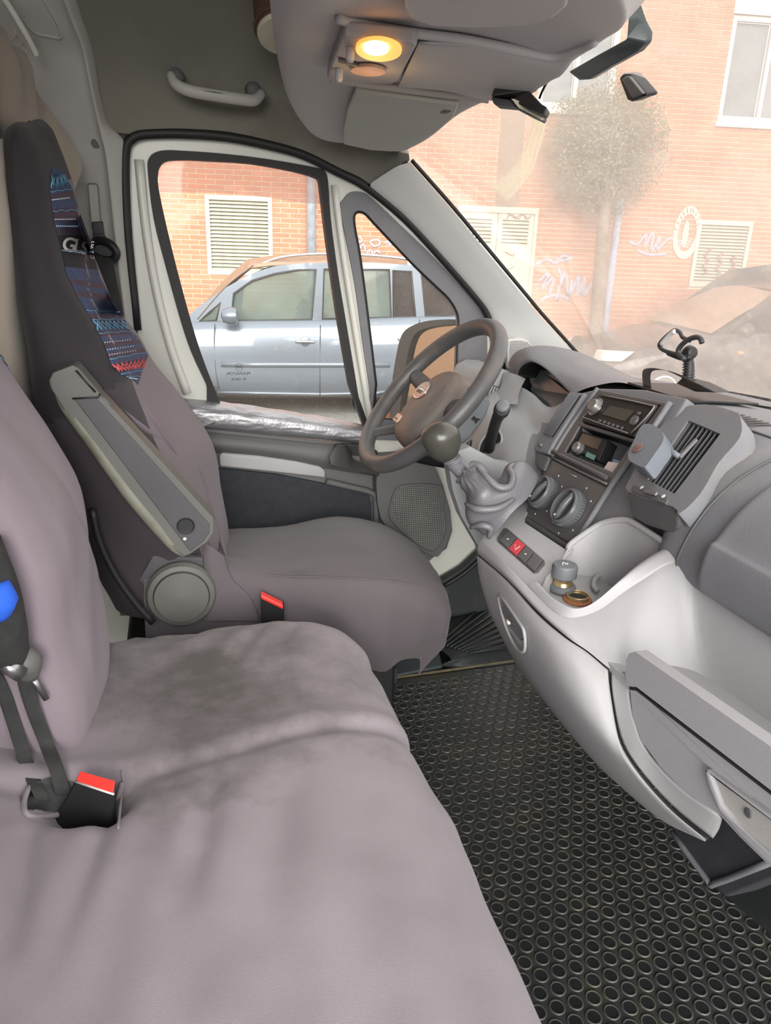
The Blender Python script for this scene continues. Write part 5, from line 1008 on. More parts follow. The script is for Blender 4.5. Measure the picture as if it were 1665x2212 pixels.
# heater panel
hp = plate('heater_panel', SQ([(1194, 993), (1312, 1052), (1304, 1070), (1240, 1170), (1230, 1175), (1138, 1118), (1136, 1106), (1160, 1055)], .002), [], -sf.n * .012, M_bezel, da, bevel=.003)
plate('heater_border', SQ([(1134, 1110), (1140, 1118), (1230, 1176), (1240, 1172), (1234, 1186), (1228, 1188), (1132, 1128)], .003), [], -sf.n * .02, M_bezel, da, bevel=.002)
for cx, cy, r, rot in ((1182, 1070, .0285, .5), (1237, 1104, .0315, .2)):
    o = S(cx, cy, .002)
    plate('dial_surround', [o + (sf.u * math.cos(t_) + sf.v * math.sin(t_)) * (r * 1.22) for t_ in [i * 2 * math.pi / 32 for i in range(32)]], [], sf.n * .0008, M_dashd, hp)
    dl = lathe('dial', [(r, 0), (r, .014), (r * .93, .020), (r * .84, .021), (r * .80, .012), (.001, .011)], o, sf.n, M_knobd, hp, n=36)
    cs, sn = math.cos(rot), math.sin(rot); ud = -sf.v * cs + sf.u * sn; rd = sf.u * cs + sf.v * sn
    mesh('dial_grip', [o + rd * a * .006 * (1.5 if c else 1) + ud * b * r * .82 + sf.n * (.021 if c else .008) for c in (0, 1) for a, b in ((-1, -1), (1, -1), (1, 1), (-1, 1))], [(0, 3, 2, 1), (4, 5, 6, 7), (0, 1, 5, 4), (1, 2, 6, 5), (2, 3, 7, 6), (3, 0, 4, 7)], M_knobd, dl, bevel=.0025) if False else None
    tube('dial_grip', [o - ud * r * .78 + sf.n * .015, o + sf.n * .018, o + ud * r * .78 + sf.n * .015], [.005, .0065, .005], M_knobd, dl, n=10, sm=3)
    lathe('dial_mark', [(.0022, 0), (.0018, .001)], o - ud * r * .62 + sf.n * .0212, sf.n, M_icon, dl, n=10)
    for i in range(7):
        t_ = R(130 + i * 47 - 90); q_ = o + (sf.u * math.cos(t_) + sf.v * math.sin(t_)) * r * 1.33 + sf.n * .0005; lathe('dial_print', [(.0018, 0), (.0016, .0006)], q_, sf.n, M_icon, hp, n=8)
    kn_ = [tubev([o + (sf.u * math.cos(t_) + sf.v * math.sin(t_)) * r + sf.n * h for h in (.002, .016)], .0008, 4) for t_ in [i * 2 * math.pi / 40 for i in range(40)]]
    mesh('dial_knurl', *join(kn_), M_knobd, dl)
tube('heater_print', [S(1230, 1024, .003), S(1248, 1032, .003)], .0005, M_icon, hp, n=4)
# left centre vent (closed)
lv = plate('centre_vent', SQ([(1236, 849), (1270, 853), (1204, 958), (1190, 985), (1160, 978), (1158, 970), (1172, 945)], .008), [], -sf.n * .03, M_dash, da, bevel=.004)
vq = [(1240, 856), (1262, 860), (1202, 949), (1181, 942)]
plate('vent_well', SQ(vq, .0095), [], -sf.n * .002, M_black, lv)
for i in range(7):
    k = (i + .5) / 7; a = V(vq[0]).lerp(V(vq[1]), k); b = V(vq[3]).lerp(V(vq[2]), k); tube('vent_slat', [S(a.x, a.y, .011), S(b.x, b.y, .011)], .0011, M_dash, lv, n=6)
box('vent_slider', S(1174, 962, .008), sf.u * .012, sf.v * .006, sf.n * .004, M_silv, lv, bevel=.001)
plate('pod_lower', SQ([(1158, 974), (1190, 988), (1178, 1020), (1164, 1012), (1158, 1000)], .004), [], -sf.n * .03, M_dashd, lv, bevel=.004)
# right centre vent pod
q1, q2, q3 = P(1361, 1064, X=.597), P(1452, 1090, X=.597), P(1486, 908, X=.700)
vf = Fr(q1, q2 - q1, q1 - q3 if False else q1 - P(1440, 898, X=.70)); vf = Fr(q1, q2 - q1, q1 - q3) if False else vf
def VX(x, y, c=0): a, b = vf.px(x, y); return vf(a, b, c)
def VQ(l, c=0): return [VX(x, y, c) for x, y in l]
vent = [(1486, 908), (1555, 937), (1455, 1064), (1427, 1047), (1400, 1030)]
vent = [(1486, 908), (1555, 937), (1456, 1066), (1398, 1036)]
rv_ = plate('side_vent', VQ([(1356, 1062), (1362, 1030), (1402, 955), (1448, 896), (1478, 880), (1522, 873), (1585, 888), (1600, 905), (1598, 945), (1552, 1000), (1512, 1068), (1466, 1110), (1452, 1094)], 0), [VQ(vent)], -vf.n * .035 , M_dash, da, bevel=.006, sm=3, seg=4)
plate('vent_well', VQ([(1480, 900), (1562, 934), (1456, 1074), (1392, 1036)], -.035), [], -vf.n * .01, M_black, rv_)
for i in range(8):
    k = (i + .35) / 7.6; a = V(vent[0]).lerp(V(vent[1]), k); b = V(vent[3]).lerp(V(vent[2]), k)
    A, B = VX(a.x, a.y, -.002), VX(b.x, b.y, -.002); wv = (vf.u * .6 + vf.n * .8).normalized() * -.012
    mesh('vent_slat', [A, B, B + wv, A + wv, A + vf.u * .002, B + vf.u * .002, B + wv + vf.u * .002, A + wv + vf.u * .002], [(0, 1, 2, 3), (7, 6, 5, 4), (0, 4, 5, 1), (1, 5, 6, 2), (2, 6, 7, 3), (3, 7, 4, 0)], M_dash, rv_, smooth=False)
plate('pod_lower', PX([(1356, 1064, .596), (1450, 1092, .596), (1464, 1112, .596), (1465, 1138, .598), (1452, 1154, .60), (1400, 1138, .60), (1362, 1112, .60)]), [], (.06, 0, 0), M_dashd, da, bevel=.006)
plate('vent_lip', VQ([(1366, 1064), (1372, 1050), (1446, 1080), (1440, 1092)], .003), [], -vf.n * .004, M_dashd, rv_, bevel=.001)
box('vent_slider', VX(1399, 1062, .003), vf.u * .028, vf.v * .006, vf.n * .004, M_silv, rv_, bevel=.0015)
for x, y in ((1389, 1057), (1436, 1076)): lathe('vent_print', [(.003, 0), (.003, .0006)], VX(x, y, .0035), vf.n, M_icon, rv_, n=12)
box('vent_tab', VX(1466, 990, .0), vf.u * .006 + vf.v * .0, vf.v * -.034, vf.n * .004, M_dash, rv_, bevel=.001)
# ---- lower console
body = [((1039, 1169, .475), (1034, 1198, .470)), ((1097, 1223, .458), (1097, 1252, .455)), ((1175, 1305, .46), (1165, 1324, .455)), ((1214, 1332, .468), (1225, 1376, .463)), ((1252, 1334, .485), (1270, 1407, .476)), ((1299, 1316, .51), (1313, 1442, .488)), ((1345, 1282, .537), (1335, 1455, .497)), ((1388, 1254, .56), (1368, 1475, .51)), ((1438, 1223, .585), (1420, 1500, .54)), ((1479, 1214, .60), (1480, 1530, .57)), ((1510, 1303, .602), (1560, 1560, .59)), ((1665, 1390, .602), (1700, 1620, .60)), ((1800, 1468, .602), (1850, 1700, .60))]
cols = []
for a, b in body:
    A, B = P(a[0], a[1], X=a[2]), P(b[0], b[1], X=b[2]); e_ = V((.012, .004, .045)) if a[0] > 1480 else V((.0, .0, .001)); cols.append([A + e_, A.lerp(B, .1) + V((-.003, -.002, 0)), A.lerp(B, .5) + V((-.006, -.004, 0)), B])
grid('console_body', [[c[r] for c in cols] for r in range(4)], M_lite, da, nu=4, nv=4)
inn = [(1170, 1268, .470), (1195, 1295, .468), (1235, 1316, .478), (1262, 1316, .49), (1291, 1297, .505), (1330, 1262, .53), (1369, 1227, .56), (1407, 1200, .585), (1446, 1179, .603)]
out_ = [(1140, 1268, .458), (1175, 1305, .46), (1214, 1332, .468), (1252, 1334, .485), (1299, 1316, .51), (1345, 1282, .537), (1388, 1254, .56), (1438, 1223, .585), (1479, 1213, .60)]
I_, O_ = PX(inn), PX(out_)
grid('console_rim', [O_, [o.lerp(i, .12) + V((0, 0, .004)) for o, i in zip(O_, I_)], [o.lerp(i, .6) + V((0, 0, .007)) for o, i in zip(O_, I_)], I_, [i + V((.004, .004, -.012)) for i in I_]], M_lite, da, nu=4, nv=4)
tube('rim_corner', PX([(1446, 1180, .603), (1478, 1200, .60), (1479, 1214, .60)]), .004, M_lite, da)
back_ = PX([(1446, 1179, .603), (1407, 1154, .607), (1369, 1130, .609), (1342, 1123, .607), (1299, 1131, .597), (1260, 1155, .577), (1230, 1178, .558), (1205, 1222, .52), (1180, 1246, .49), (1170, 1268, .47)])
tube('bin_rim', back_[:7] + [back_[6] + V((0, 0, -.01))], .0045, M_lite, da, sm=4, n=10)
loop = I_[:-1] + back_[:-1]
lo_ = [V((p.x, p.y, .565 if p.z < .62 else .56)) for p in loop]; cen = sum(lo_, V()) / len(lo_); lo_ = [p.lerp(V((cen.x, cen.y, p.z)), .06) for p in lo_]
vs = [p for p in loop] + lo_; n = len(loop)
mesh('bin_wall', vs, [(i, (i + 1) % n, (i + 1) % n + n, i + n) for i in range(n)], M_lite, da, smooth=True)
plate('bin_floor', [V((p.x, p.y, .566)) for p in lo_], [], (0, 0, -.003), M_lite, da)
tube('cup_ledge', [P(x, y, Z=.572) for x, y in [(1300, 1238), (1286, 1250), (1282, 1266), (1290, 1276)]], .004, M_lite, da, sm=4, n=8)
# deck with switches
d1, d2, d3 = P(1039, 1169, X=.475), P(1175, 1305, X=.46), P(1232, 1190, X=.556)
dk_ = [(1039, 1169), (1048, 1140), (1075, 1108), (1110, 1075), (1150, 1030), (1178, 1012), (1175, 1045), (1134, 1116), (1134, 1128), (1228, 1190), (1246, 1176), (1228, 1196), (1205, 1222), (1180, 1246), (1170, 1268), (1178, 1284), (1195, 1297), (1180, 1305), (1170, 1302), (1140, 1268), (1097, 1223)]
Xs = lambda x, y: max(.455, min(.60, .475 + (x - 1039) * .00028 + (1169 - y) * .00062 + .0))
def DP(x, y, up_=0):   # deck surface point
    o = d1; n_ = (d2 - d1).cross(d3 - d1).normalized(); n_ = n_ if n_.z > 0 else -n_; return PP(x, y, o + n_ * up_, n_)
plate('deck', [DP(*p) for p in dk_], [], (0, 0, -.006), M_lite, da, bevel=.002)
df = Fr(DP(1090, 1138, .001), DP(1177, 1214, .001) - DP(1090, 1138, .001), DP(1072, 1163, .001) - DP(1090, 1138, .001)); df.n = df.n if df.n.z > 0 else -df.n
swp = [(1088, 1140), (1096, 1141), (1176, 1210), (1177, 1218), (1162, 1236), (1153, 1237), (1074, 1168), (1074, 1160)]
sw = plate('switch_panel', [DP(x, y, .0015) for x, y in swp], [], (0, 0, -.004), M_bezel, da, bevel=.001)
def swq(k0, k1, i=.06):
    A, B, C_, D_ = V((1092, 1141)), V((1178, 1212)), V((1157, 1237)), V((1073, 1164)); l = [A.lerp(B, k0), A.lerp(B, k1), D_.lerp(C_, k1), D_.lerp(C_, k0)]; c = sum(l, V((0, 0))) / 4; return [p.lerp(c, i) for p in l]
for k0, k1, m_, nm in ((.05, .28, M_bezel, 'switch_button'), (.29, .50, M_redb, 'hazard_button'), (.51, .72, M_bezel, 'switch_button'), (.73, .96, M_bezel, 'switch_button')):
    b_ = plate(nm, [DP(p.x, p.y, .0035) for p in swq(k0, k1)], [], (0, 0, -.002), m_, sw, bevel=.0008)
    c = sum(swq(k0, k1), V((0, 0))) / 4
    if nm == 'hazard_button': tube('triangle', [DP(c.x - 4, c.y - 5, .0042), DP(c.x + 7, c.y - 1, .0042), DP(c.x - 4, c.y + 6, .0042)], .0005, M_icon, b_, closed=True, n=4)
    elif k0 < .7: lathe('icon', [(.0022, 0), (.0022, .0004)], DP(c.x, c.y, .0037), (0, 0, 1), M_icon, b_, n=8)
# gap line under the rim, drawer front and neighbouring panels
dro = [[(1035, 1201, .470), (1097, 1257, .455), (1165, 1330, .455), (1225, 1383, .463), (1270, 1414, .476), (1314, 1448, .488)],
       [(1041, 1250, .472), (1108, 1318, .452), (1182, 1393, .448), (1235, 1438, .455), (1280, 1474, .468), (1317, 1500, .484)],
       [(1062, 1320, .490), (1128, 1392, .466), (1198, 1468, .458), (1254, 1528, .462), (1302, 1570, .472), (1335, 1592, .484)],
       [(1088, 1376, .525), (1145, 1450, .498), (1214, 1532, .494), (1276, 1596, .496), (1330, 1636, .49), (1372, 1660, .488)],
       [(1114, 1426, .56), (1166, 1494, .545), (1230, 1574, .54), (1300, 1652, .54), (1372, 1708, .53), (1444, 1742, .512)],
       [(1120, 1432, .60), (1170, 1498, .585), (1234, 1578, .58), (1310, 1662, .575), (1420, 1758, .565), (1527, 1812, .54)]]
grid('drawer_front', [PX(r) for r in dro], M_lite, da, nu=5, nv=5, thick=.004)
grid('middle_panel', [PX(r) for r in [[(1319, 1448, .490), (1335, 1450, .493), (1356, 1452, .495)], [(1322, 1500, .486), (1338, 1502, .490), (1358, 1506, .494)], [(1340, 1590, .486), (1356, 1580, .489), (1372, 1566, .493)], [(1377, 1656, .490), (1388, 1645, .492), (1400, 1630, .495)], [(1449, 1738, .513), (1460, 1722, .508), (1470, 1706, .503)], [(1533, 1806, .54), (1545, 1785, .53), (1552, 1762, .52)], [(1537, 1808, .57), (1550, 1790, .565), (1558, 1768, .56)]]], M_lite, da, nu=4, nv=4, thick=.004)
tube('drawer_gap', PX([(1036, 1199, .4735), (1097, 1254, .4585), (1165, 1327, .4585), (1225, 1380, .467), (1270, 1411, .480), (1316, 1446, .491)]), .003, M_dark, da, sm=4, n=6)
tube('drawer_gap', PX([(1316, 1446, .491), (1319, 1500, .488), (1338, 1592, .488), (1374, 1660, .492), (1446, 1742, .516), (1530, 1812, .545)]), .002, M_dark, da, sm=4, n=6)
lt = plate('drawer_latch', PX([(1088, 1288, .458), (1121, 1330, .452), (1134, 1354, .451), (1136, 1372, .452), (1131, 1378, .454), (1104, 1345, .458), (1092, 1320, .462)], (-.008, -.006, 0)), [], (.004, 0, 0), M_dash, da, bevel=.001)
tube('latch_recess', PX([(1084, 1281, .458), (1125, 1338, .450), (1137, 1362, .449), (1137, 1400, .455), (1120, 1395, .463), (1098, 1352, .467), (1086, 1310, .464)], (-.006, -.006, 0)), .0024, M_lite, da, closed=True, sm=3, n=8)
tube('latch_key', PX([(1104, 1332, .452), (1110, 1340, .451)], (-.011, -.008, 0)), .0022, M_wpaint, lt, n=8)
# shelf, lip and glovebox
G = lambda l, X, dx: [P(x, y, X=X) for x, y in l]
plate('shelf_floor', [P(1340, 1440, X=.50), P(1480, 1440, X=.62) , P(1500, 1453, X=.62), P(1700, 1510, X=.62), P(2300, 1800, X=.62), P(2300, 2150, X=.50)], [], (0, 0, -.01), M_lite, da) if False else None
sfz = .555; plate('shelf_floor', [V((.49, -.24, sfz)), V((.61, -.20, sfz)), V((.61, -.95, sfz)), V((.49, -.95, sfz))], [], (0, 0, -.01), M_lite, da)
plate('shelf_lip', G([(1352, 1424), (1358, 1412), (1371, 1407), (1665, 1613), (1900, 1780), (2150, 1960), (2150, 2080), (1900, 1886), (1665, 1708), (1374, 1484), (1355, 1480), (1350, 1457)], .484, 0), [], (.016, 0, 0), M_lite, da, bevel=.004, seg=3)
gb = plate('glovebox_lid', G([(1360, 1486), (1374, 1487), (1665, 1711), (2150, 2085), (2150, 2300), (1665, 1873), (1597, 1807), (1556, 1762), (1530, 1744), (1474, 1705), (1425, 1655), (1385, 1600), (1366, 1545)], .492, 0), [], (.03, 0, 0), M_lite, da, bevel=.006, seg=3)
tube('lid_gap', G([(1362, 1487), (1376, 1489), (1520, 1600), (1665, 1711), (1900, 1892)], .4905, 0), .0022, M_dark, gb, n=6)
plate('handle_surround', G([(1519, 1665), (1525, 1660), (1536, 1670), (1665, 1765), (1900, 1945), (1900, 2040), (1665, 1872), (1597, 1807), (1552, 1754), (1527, 1696)], .484, 0), [G([(1533, 1676), (1665, 1776), (1850, 1915), (1850, 1985), (1665, 1848), (1600, 1790), (1556, 1738)], .484, 0)], (.012, 0, 0), M_lite, gb, bevel=.003)
plate('handle_flap', G([(1531, 1672), (1665, 1773), (1860, 1920), (1860, 1990), (1665, 1852), (1598, 1794), (1554, 1742)], .4885, 0), [], (.004, 0, 0), M_trim, gb)
lathe('lock', [(.005, 0), (.0045, .0015), (.001, .0015)], P(1616, 1756, X=.488), (-1, 0, 0), M_dashd, gb, n=12)
# dark lower trim and bulkhead under the dashboard
kp = plate('kick_panel', PX([(1420, 1745, .60), (1560, 1750, .60), (1700, 1870, .60), (1700, 1885, .60), (1568, 1938, .605), (1527, 1902, .605), (1450, 1795, .60)]), [], (.05, 0, 0), M_cloth, da, bevel=.006)
plate('toe_board', PX([(1500, 1885, .70), (1540, 1880, .70), (1700, 1850, .70), (1760, 1900, .70), (1760, 2125, .70), (1665, 2022, .70), (1568, 1940, .70)]), [], (.05, 0, 0), M_floorb, da, bevel=.003)
tube('kick_bead', PX([(1452, 1798, .598), (1527, 1900, .602), (1545, 1908, .602), (1665, 1862, .60)]), .004, M_dash, kp, sm=3)
plate('kick_panel', [V((.60, -1.0, .06)), V((.60, -.36, .06)), V((.60, -.33, .40)), V((.60, -1.0, .42))], [], (.05, 0, 0), M_cloth, da, bevel=.006) if False else None
bh = plate('wall_front', [(.98, -1.0, -.02), (.98, .87, -.02), (.98, .87, .74), (.98, -1.0, .74)], [], (.02, 0, 0), M_floorb); tag(bh, 'dark bulkhead below the dashboard', kind='structure')
# driver's side: lower panel, vent pod, binnacle
M_ldash = mat('driver_dash_light', (150, 153, 155), .55, ns=6, var=.04, bump=.2, bs=900)
plate('knee_panel', [P(x, y, Y=.30) for x, y in [(965, 985), (1015, 965), (1080, 1000), (1150, 1010), (1150, 1100), (1100, 1200), (1060, 1260), (1036, 1185), (1020, 1158), (996, 1115), (978, 1060)]], [], (0, .03, 0), M_ldash, da, bevel=.004)
vp = plate('driver_vent_pod', [P(x, y, Y=.66) for x, y in [(1028, 868), (1036, 840), (1050, 812), (1072, 801), (1100, 802), (1125, 812), (1135, 830), (1110, 860), (1085, 900), (1050, 900)]], [], (0, .20, 0), M_ldash, da, bevel=.01, seg=4)
plate('vent_mouth', [P(x, y, Y=.655) for x, y in [(1040, 846), (1052, 828), (1078, 836), (1058, 866)]], [], (0, .004, 0), M_black, vp)
for i in range(6): a = V((1044 + i * 6, 829 + i * 1.6 + 4)); tube('vent_slat', [P(1050 + i * 5, 829 + i * 1.5, Y=.652), P(1040 + i * 4.2, 846 + i * 3.6, Y=.652)], .0022, M_ldash, vp, n=6)
grid('pod_face', [[P(x, y, Y=Y) for x, y, Y in r] for r in [[(1086, 806, .66), (1106, 806, .62), (1135, 818, .58)], [(1082, 832, .64), (1098, 838, .60), (1122, 846, .54)], [(1064, 870, .62), (1085, 872, .56), (1118, 874, .5)]]], M_ldash, vp, nu=4, nv=4)
grid('driver_fascia', [[P(x, y, X=X) for x, y, X in r] for r in [[(1050, 850, .70), (1085, 838, .73), (1120, 835, .74), (1150, 850, .74), (1190, 880, .74), (1240, 850, .745)], [(1050, 885, .665), (1090, 885, .69), (1125, 900, .70), (1155, 920, .70), (1190, 920, .70), (1215, 890, .71)], [(1025, 935, .635), (1070, 925, .65), (1110, 930, .66), (1140, 940, .665), (1165, 965, .665), (1180, 960, .67)], [(1010, 985, .60), (1050, 1000, .60), (1090, 1005, .60), (1125, 1010, .61), (1155, 1020, .615), (1172, 1010, .63)], [(1015, 1050, .59), (1050, 1060, .59), (1090, 1070, .59), (1120, 1075, .59), (1140, 1080, .59), (1160, 1060, .60)]]], [M_ldash, M_dash], da, nu=5, nv=5, thick=.004, mi=lambda u, v: 1 if u > .60 + .1 * (1 - v) and v > .2 else 0)
rg = Fr(P(1060, 963, X=.622), (0, -1, 0), (.45, 0, -1))
lathe('stalk_socket', [(.036, 0), (.038, .004), (.034, .006), (.031, .0), (.001, -.001)], rg.o, (-.85, -.15, .45), M_ldash, da, n=32); lathe('socket_well', [(.031, .002), (.001, .0025)], rg.o, (-.85, -.15, .45), M_black, da, n=28)
sk_ = thing('control_stalk', 'black stalk with grey round end standing in a socket beside the steering column', 'lever', P(1058, 965, X=.60))
tube('stem', PX([(1055, 968, .60), (1062, 940, .585), (1072, 908, .57), (1080, 892, .562)]), [.0125, .0105, .0105, .012], M_black, sk_, sm=4, n=14)
lathe('end_sleeve', [(.013, -.02), (.0145, -.012), (.0145, .004), (.013, .006)], P(1084, 884, X=.556), P(1088, 872, X=.545) - P(1080, 892, X=.562), M_black, sk_, n=24)
lathe('end_cap', [(.0125, 0), (.0118, .005), (.008, .008), (.001, .009)], P(1086, 878, X=.551), V((-.45, -.6, .55)), M_shroud, sk_, n=24)
# binnacle hood
rim = [(1104, 800, .76, .66), (1099, 785, .765, .66), (1107, 768, .77, .63), (1120, 757, .775, .60), (1140, 751, .78, .55), (1168, 757, .785, .48), (1196, 774, .785, .42), (1225, 798, .78, .36), (1256, 816, .775, .30), (1292, 832, .765, .22)]
inn_ = [(1128, 815, .755), (1119, 812, .755), (1122, 797, .75), (1132, 787, .75), (1148, 782, .752), (1168, 790, .755), (1190, 806, .757), (1210, 826, .757), (1228, 846, .75), (1240, 856, .74)]
A_ = [P(x, y, X=X) for x, y, X, _ in rim]; B_ = [P(x, y, X=X) for x, y, X in inn_]; 
hrows = [[b + V((.11, 0, -.03)) for b in B_], [b + V((.05, 0, -.005)) for b in B_], B_, [b.lerp(a, .35) + V((-.006, 0, .003)) for a, b in zip(A_, B_)], A_, [a + V((.05, 0, .004)) for a in A_], [a + V((.13, .01, -.015)) for a in A_], [V((a.x + .26, a.y + .01, .755)) for a in A_]]
grid('binnacle_hood', hrows, [M_dash, M_black], da, nu=5, nv=4, mi=lambda u, v: 1 if v < .27 else 0)
cl_ = plate('instrument_face', PX([(1128, 838, .80), (1140, 806, .82), (1168, 790, .83), (1200, 800, .83), (1225, 835, .82), (1225, 870, .79), (1180, 912, .76), (1148, 890, .76), (1133, 865, .78)]), [], (.004, 0, 0), M_black, da)
plate('instrument_glass', PX([(1145, 840, .772), (1166, 800, .79), (1190, 800, .79), (1214, 830, .785), (1232, 852, .77), (1204, 884, .745), (1178, 908, .735), (1160, 880, .75)]), [], (.003, 0, 0), mat('cluster_glass', (70, 80, 84), .25, ns=3, var=.1, spec=.3), da)
grid('binnacle_side', [PX(r) for r in [[(1116, 822, .76), (1124, 800, .77), (1140, 790, .78)], [(1122, 850, .745), (1134, 838, .77), (1146, 828, .80)], [(1140, 890, .735), (1148, 872, .76), (1160, 850, .80)], [(1172, 920, .725), (1178, 905, .75), (1190, 885, .80)]]], M_black, da, nu=4, nv=4)
# ---- steering wheel
WC = P(925, 850, Y=.47) + V((0.002, 0, -.002)); wn = V((-math.cos(R(42)), 0, math.sin(R(42)))); wb = V((math.sin(R(42)), 0, math.cos(R(42)))); wa = V((0, 1, 0))
M_wheel = mat('steering_wheel_leather', (78, 78, 79), .42, ns=7, var=.08, bump=.15, bs=700, stain=((112, 100, 90), 6, .5, .75)); M_hub = mat('airbag_cover', (104, 97, 92), .5, ns=6, var=.05, bump=.2, bs=900, stain=((140, 116, 98), 7, .45, .75))
st = thing('steering_wheel', 'four spoke black steering wheel with worn rim and oval badge', 'steering wheel', WC)
RW = .180
tube('rim', [WC + (wa * math.cos(t_) + wb * math.sin(t_)) * RW for t_ in [i * 2 * math.pi / 72 for i in range(72)]], .0172, M_wheel, st, n=18, closed=True)
hub = []
for k, (rr_, h) in enumerate([(1.0, -.035), (1.02, -.012), (.96, .008), (.80, .020), (.5, .027), (.2, .029), (.02, .029)]):
    hub.append([WC + wa * (.074 * rr_ * (abs(math.cos(t_)) ** .8) * (1 if math.cos(t_) > 0 else -1)) + wb * (rr_ * (.092 * (abs(math.sin(t_)) ** .85) * (1 if math.sin(t_) > 0 else -1)) - .020 * 1) + wn * (h - .018) for t_ in [i * 2 * math.pi / 28 for i in range(28)]])
grid('hub_cover', hub, M_hub, st, nu=1, nv=3, cu=True, cap=True)
for t_, w_ in ((8, 1), (172, 1), (-52, .8), (-128, .8)):
    d = wa * math.cos(R(t_)) + wb * math.sin(R(t_)); tube('spoke', [WC + d * .055 - wn * .03 - wb * .01, WC + d * .11 - wn * .026, WC + d * .150 - wn * .010, WC + d * .176], [.026 * w_, .020 * w_, .017 * w_, .013], M_wheel, st, n=14, sm=4, flat=(wn, .55))
bf = Fr(PP(911, 843, WC + wn * .012, wn), -wa, -wb); bf.n = wn
def emb(fr, rx, ry, m, c, nm, par): return plate(nm, [fr(rx * math.cos(t_), ry * math.sin(t_), c) for t_ in [i * 2 * math.pi / 28 for i in range(28)]], [], -fr.n * .002, m, par, bevel=.0008)
M_badge = mat('faded_badge', (196, 168, 150), .4, .3, ns=30, var=.25)
b1 = emb(bf, .029, .0215, M_chrome, .0015, 'badge_rim', st); b2 = emb(bf, .025, .0175, M_badge, .0026, 'badge', st)
for i in range(4): tube('badge_bar', [bf(-.011 + i * .0075, .008, .0032), bf(-.008 + i * .0075, -.008, .0032)], .0011, M_chrome, st, n=5)
sq_ = Fr(PP(858, 902, WC + wn * .009, wn), -wa, -wb); sq_.n = wn; plate('airbag_label', rrect(sq_, -.014, -.009, .014, .009, .002, .0006), [], -wn * .003, M_badge, st, bevel=.0004); text('lettering', 'AIRBAG', sq_, 0, .003, .0062, M_hub, st, c=.001)
tube('hub_crease', [WC - wa * .045 + wb * .03 + wn * .004, WC - wa * .052 + wn * .005, WC - wa * .046 - wb * .035 + wn * .003, WC - wa * .03 - wb * .07 - wn * .002], .0018, M_wheel, st, sm=4, n=6)
co = thing('steering_column', 'grey steering column shroud with ignition slot behind the wheel', 'column', WC - wn * .12)
plate('shroud', [P(x, y, Y=.415) for x, y in [(985, 845), (1014, 836), (1030, 842), (1054, 858), (1060, 872), (1052, 895), (1038, 918), (1018, 942), (990, 972), (950, 985), (915, 975), (940, 920), (965, 880)]], [], (0, .115, 0), M_shroud, co, bevel=.012, seg=4)
plate('ignition_slot', [P(x, y, Y=.4135) for x, y in [(1018, 906), (1024, 898), (1028, 903), (1038, 905), (1032, 910), (1028, 916), (1024, 909)]], [], (0, .003, 0), M_black, co)
plate('lever_boot', [P(x, y, Y=.40) for x, y in [(960, 905), (980, 890), (1000, 915), (975, 922), (955, 930)]], [], (0, .02, 0), M_black, co, bevel=.004)
grid('under_shroud', [[P(x, y, Y=Y) for x, y, Y in r] for r in [[(885, 965, .42), (940, 975, .40), (990, 975, .38), (1020, 950, .36)], [(880, 985, .45), (930, 998, .42), (985, 1005, .40), (1015, 990, .36)]]], M_black, co, nu=4, nv=3, thick=.01)
# ---- gear lever
gl = thing('gear_lever', 'gear lever with worn rounded knob and grey leather boot', 'lever', P(1080, 1120, Y=.2))
M_knob = mat('gear_knob', (66, 65, 60), .28, ns=10, var=.1, stain=((96, 90, 76), 20, .6, .85)); M_boot = mat('boot_leather', (104, 104, 108), .38, ns=9, var=.08, bump=.3, bs=400)
ka = (P(944, 922, Y=.19) - P(972, 996, Y=.19)); kb = P(968, 990, Y=.19); kl = ka.length
kx = ka.normalized(); ky = (ray(950, 950)).normalized(); ks = kx.cross(ky).normalized(); kt = ks.cross(kx)
kr = []
for h, r, o in ((-.02, .012, 0), (.02, .018, 0), (.15, .0255, .0), (.32, .0315, -.001), (.5, .034, -.001), (.68, .034, 0), (.82, .030, .001), (.92, .0235, .002), (.98, .013, .003), (1.0, .001, .003)): kr.append([kb + kx * (kl * h) + ks * (math.cos(t_) * r * .93 + o) + kt * math.sin(t_) * r * .85 for t_ in [i * 2 * math.pi / 16 for i in range(16)]])
grid('knob', kr, M_knob, gl, nu=2, nv=3, cu=True, cap=True)
tube('shaft', [kb + kx * .004, P(978, 1000, Y=.19), P(990, 1014, Y=.19), P(1002, 1024, Y=.19)], [.0115, .0125, .0115, .0135], M_boot, gl, n=16, sm=4)
for q_, r_r in ((.0, .0165), (.35, .0155)): c = P(976 + 10 * q_, 992 + 10 * q_, Y=.19); tube('collar', [c - kx * .002, c + kx * .002], r_r, M_boot, gl, n=20, bevel=.001)
RG = [[(1016, 1003, .19), (1010, 1012, .172), (1003, 1022, .168), (995, 1031, .172), (988, 1038, .19)], [(1036, 1000, .18), (1030, 1018, .15), (1019, 1036, .142), (1006, 1050, .15), (995, 1054, .18)], [(1058, 1012, .17), (1056, 1038, .13), (1040, 1060, .12), (1022, 1076, .13), (1002, 1072, .17)],
      [(1072, 1024, .17), (1078, 1052, .125), (1058, 1080, .115), (1034, 1098, .125), (1004, 1098, .165)], [(1098, 1004, .17), (1106, 1050, .12), (1080, 1088, .11), (1050, 1112, .12), (1010, 1120, .16)], [(1130, 1000, .165), (1124, 1056, .118), (1092, 1094, .108), (1058, 1124, .118), (1020, 1142, .155)], [(1162, 1018, .16), (1138, 1062, .12), (1100, 1098, .11), (1068, 1136, .12), (1040, 1158, .15)], [(1168, 1030, .16), (1142, 1072, .12), (1106, 1108, .11), (1074, 1146, .12), (1044, 1166, .15)]]
rr_ = []
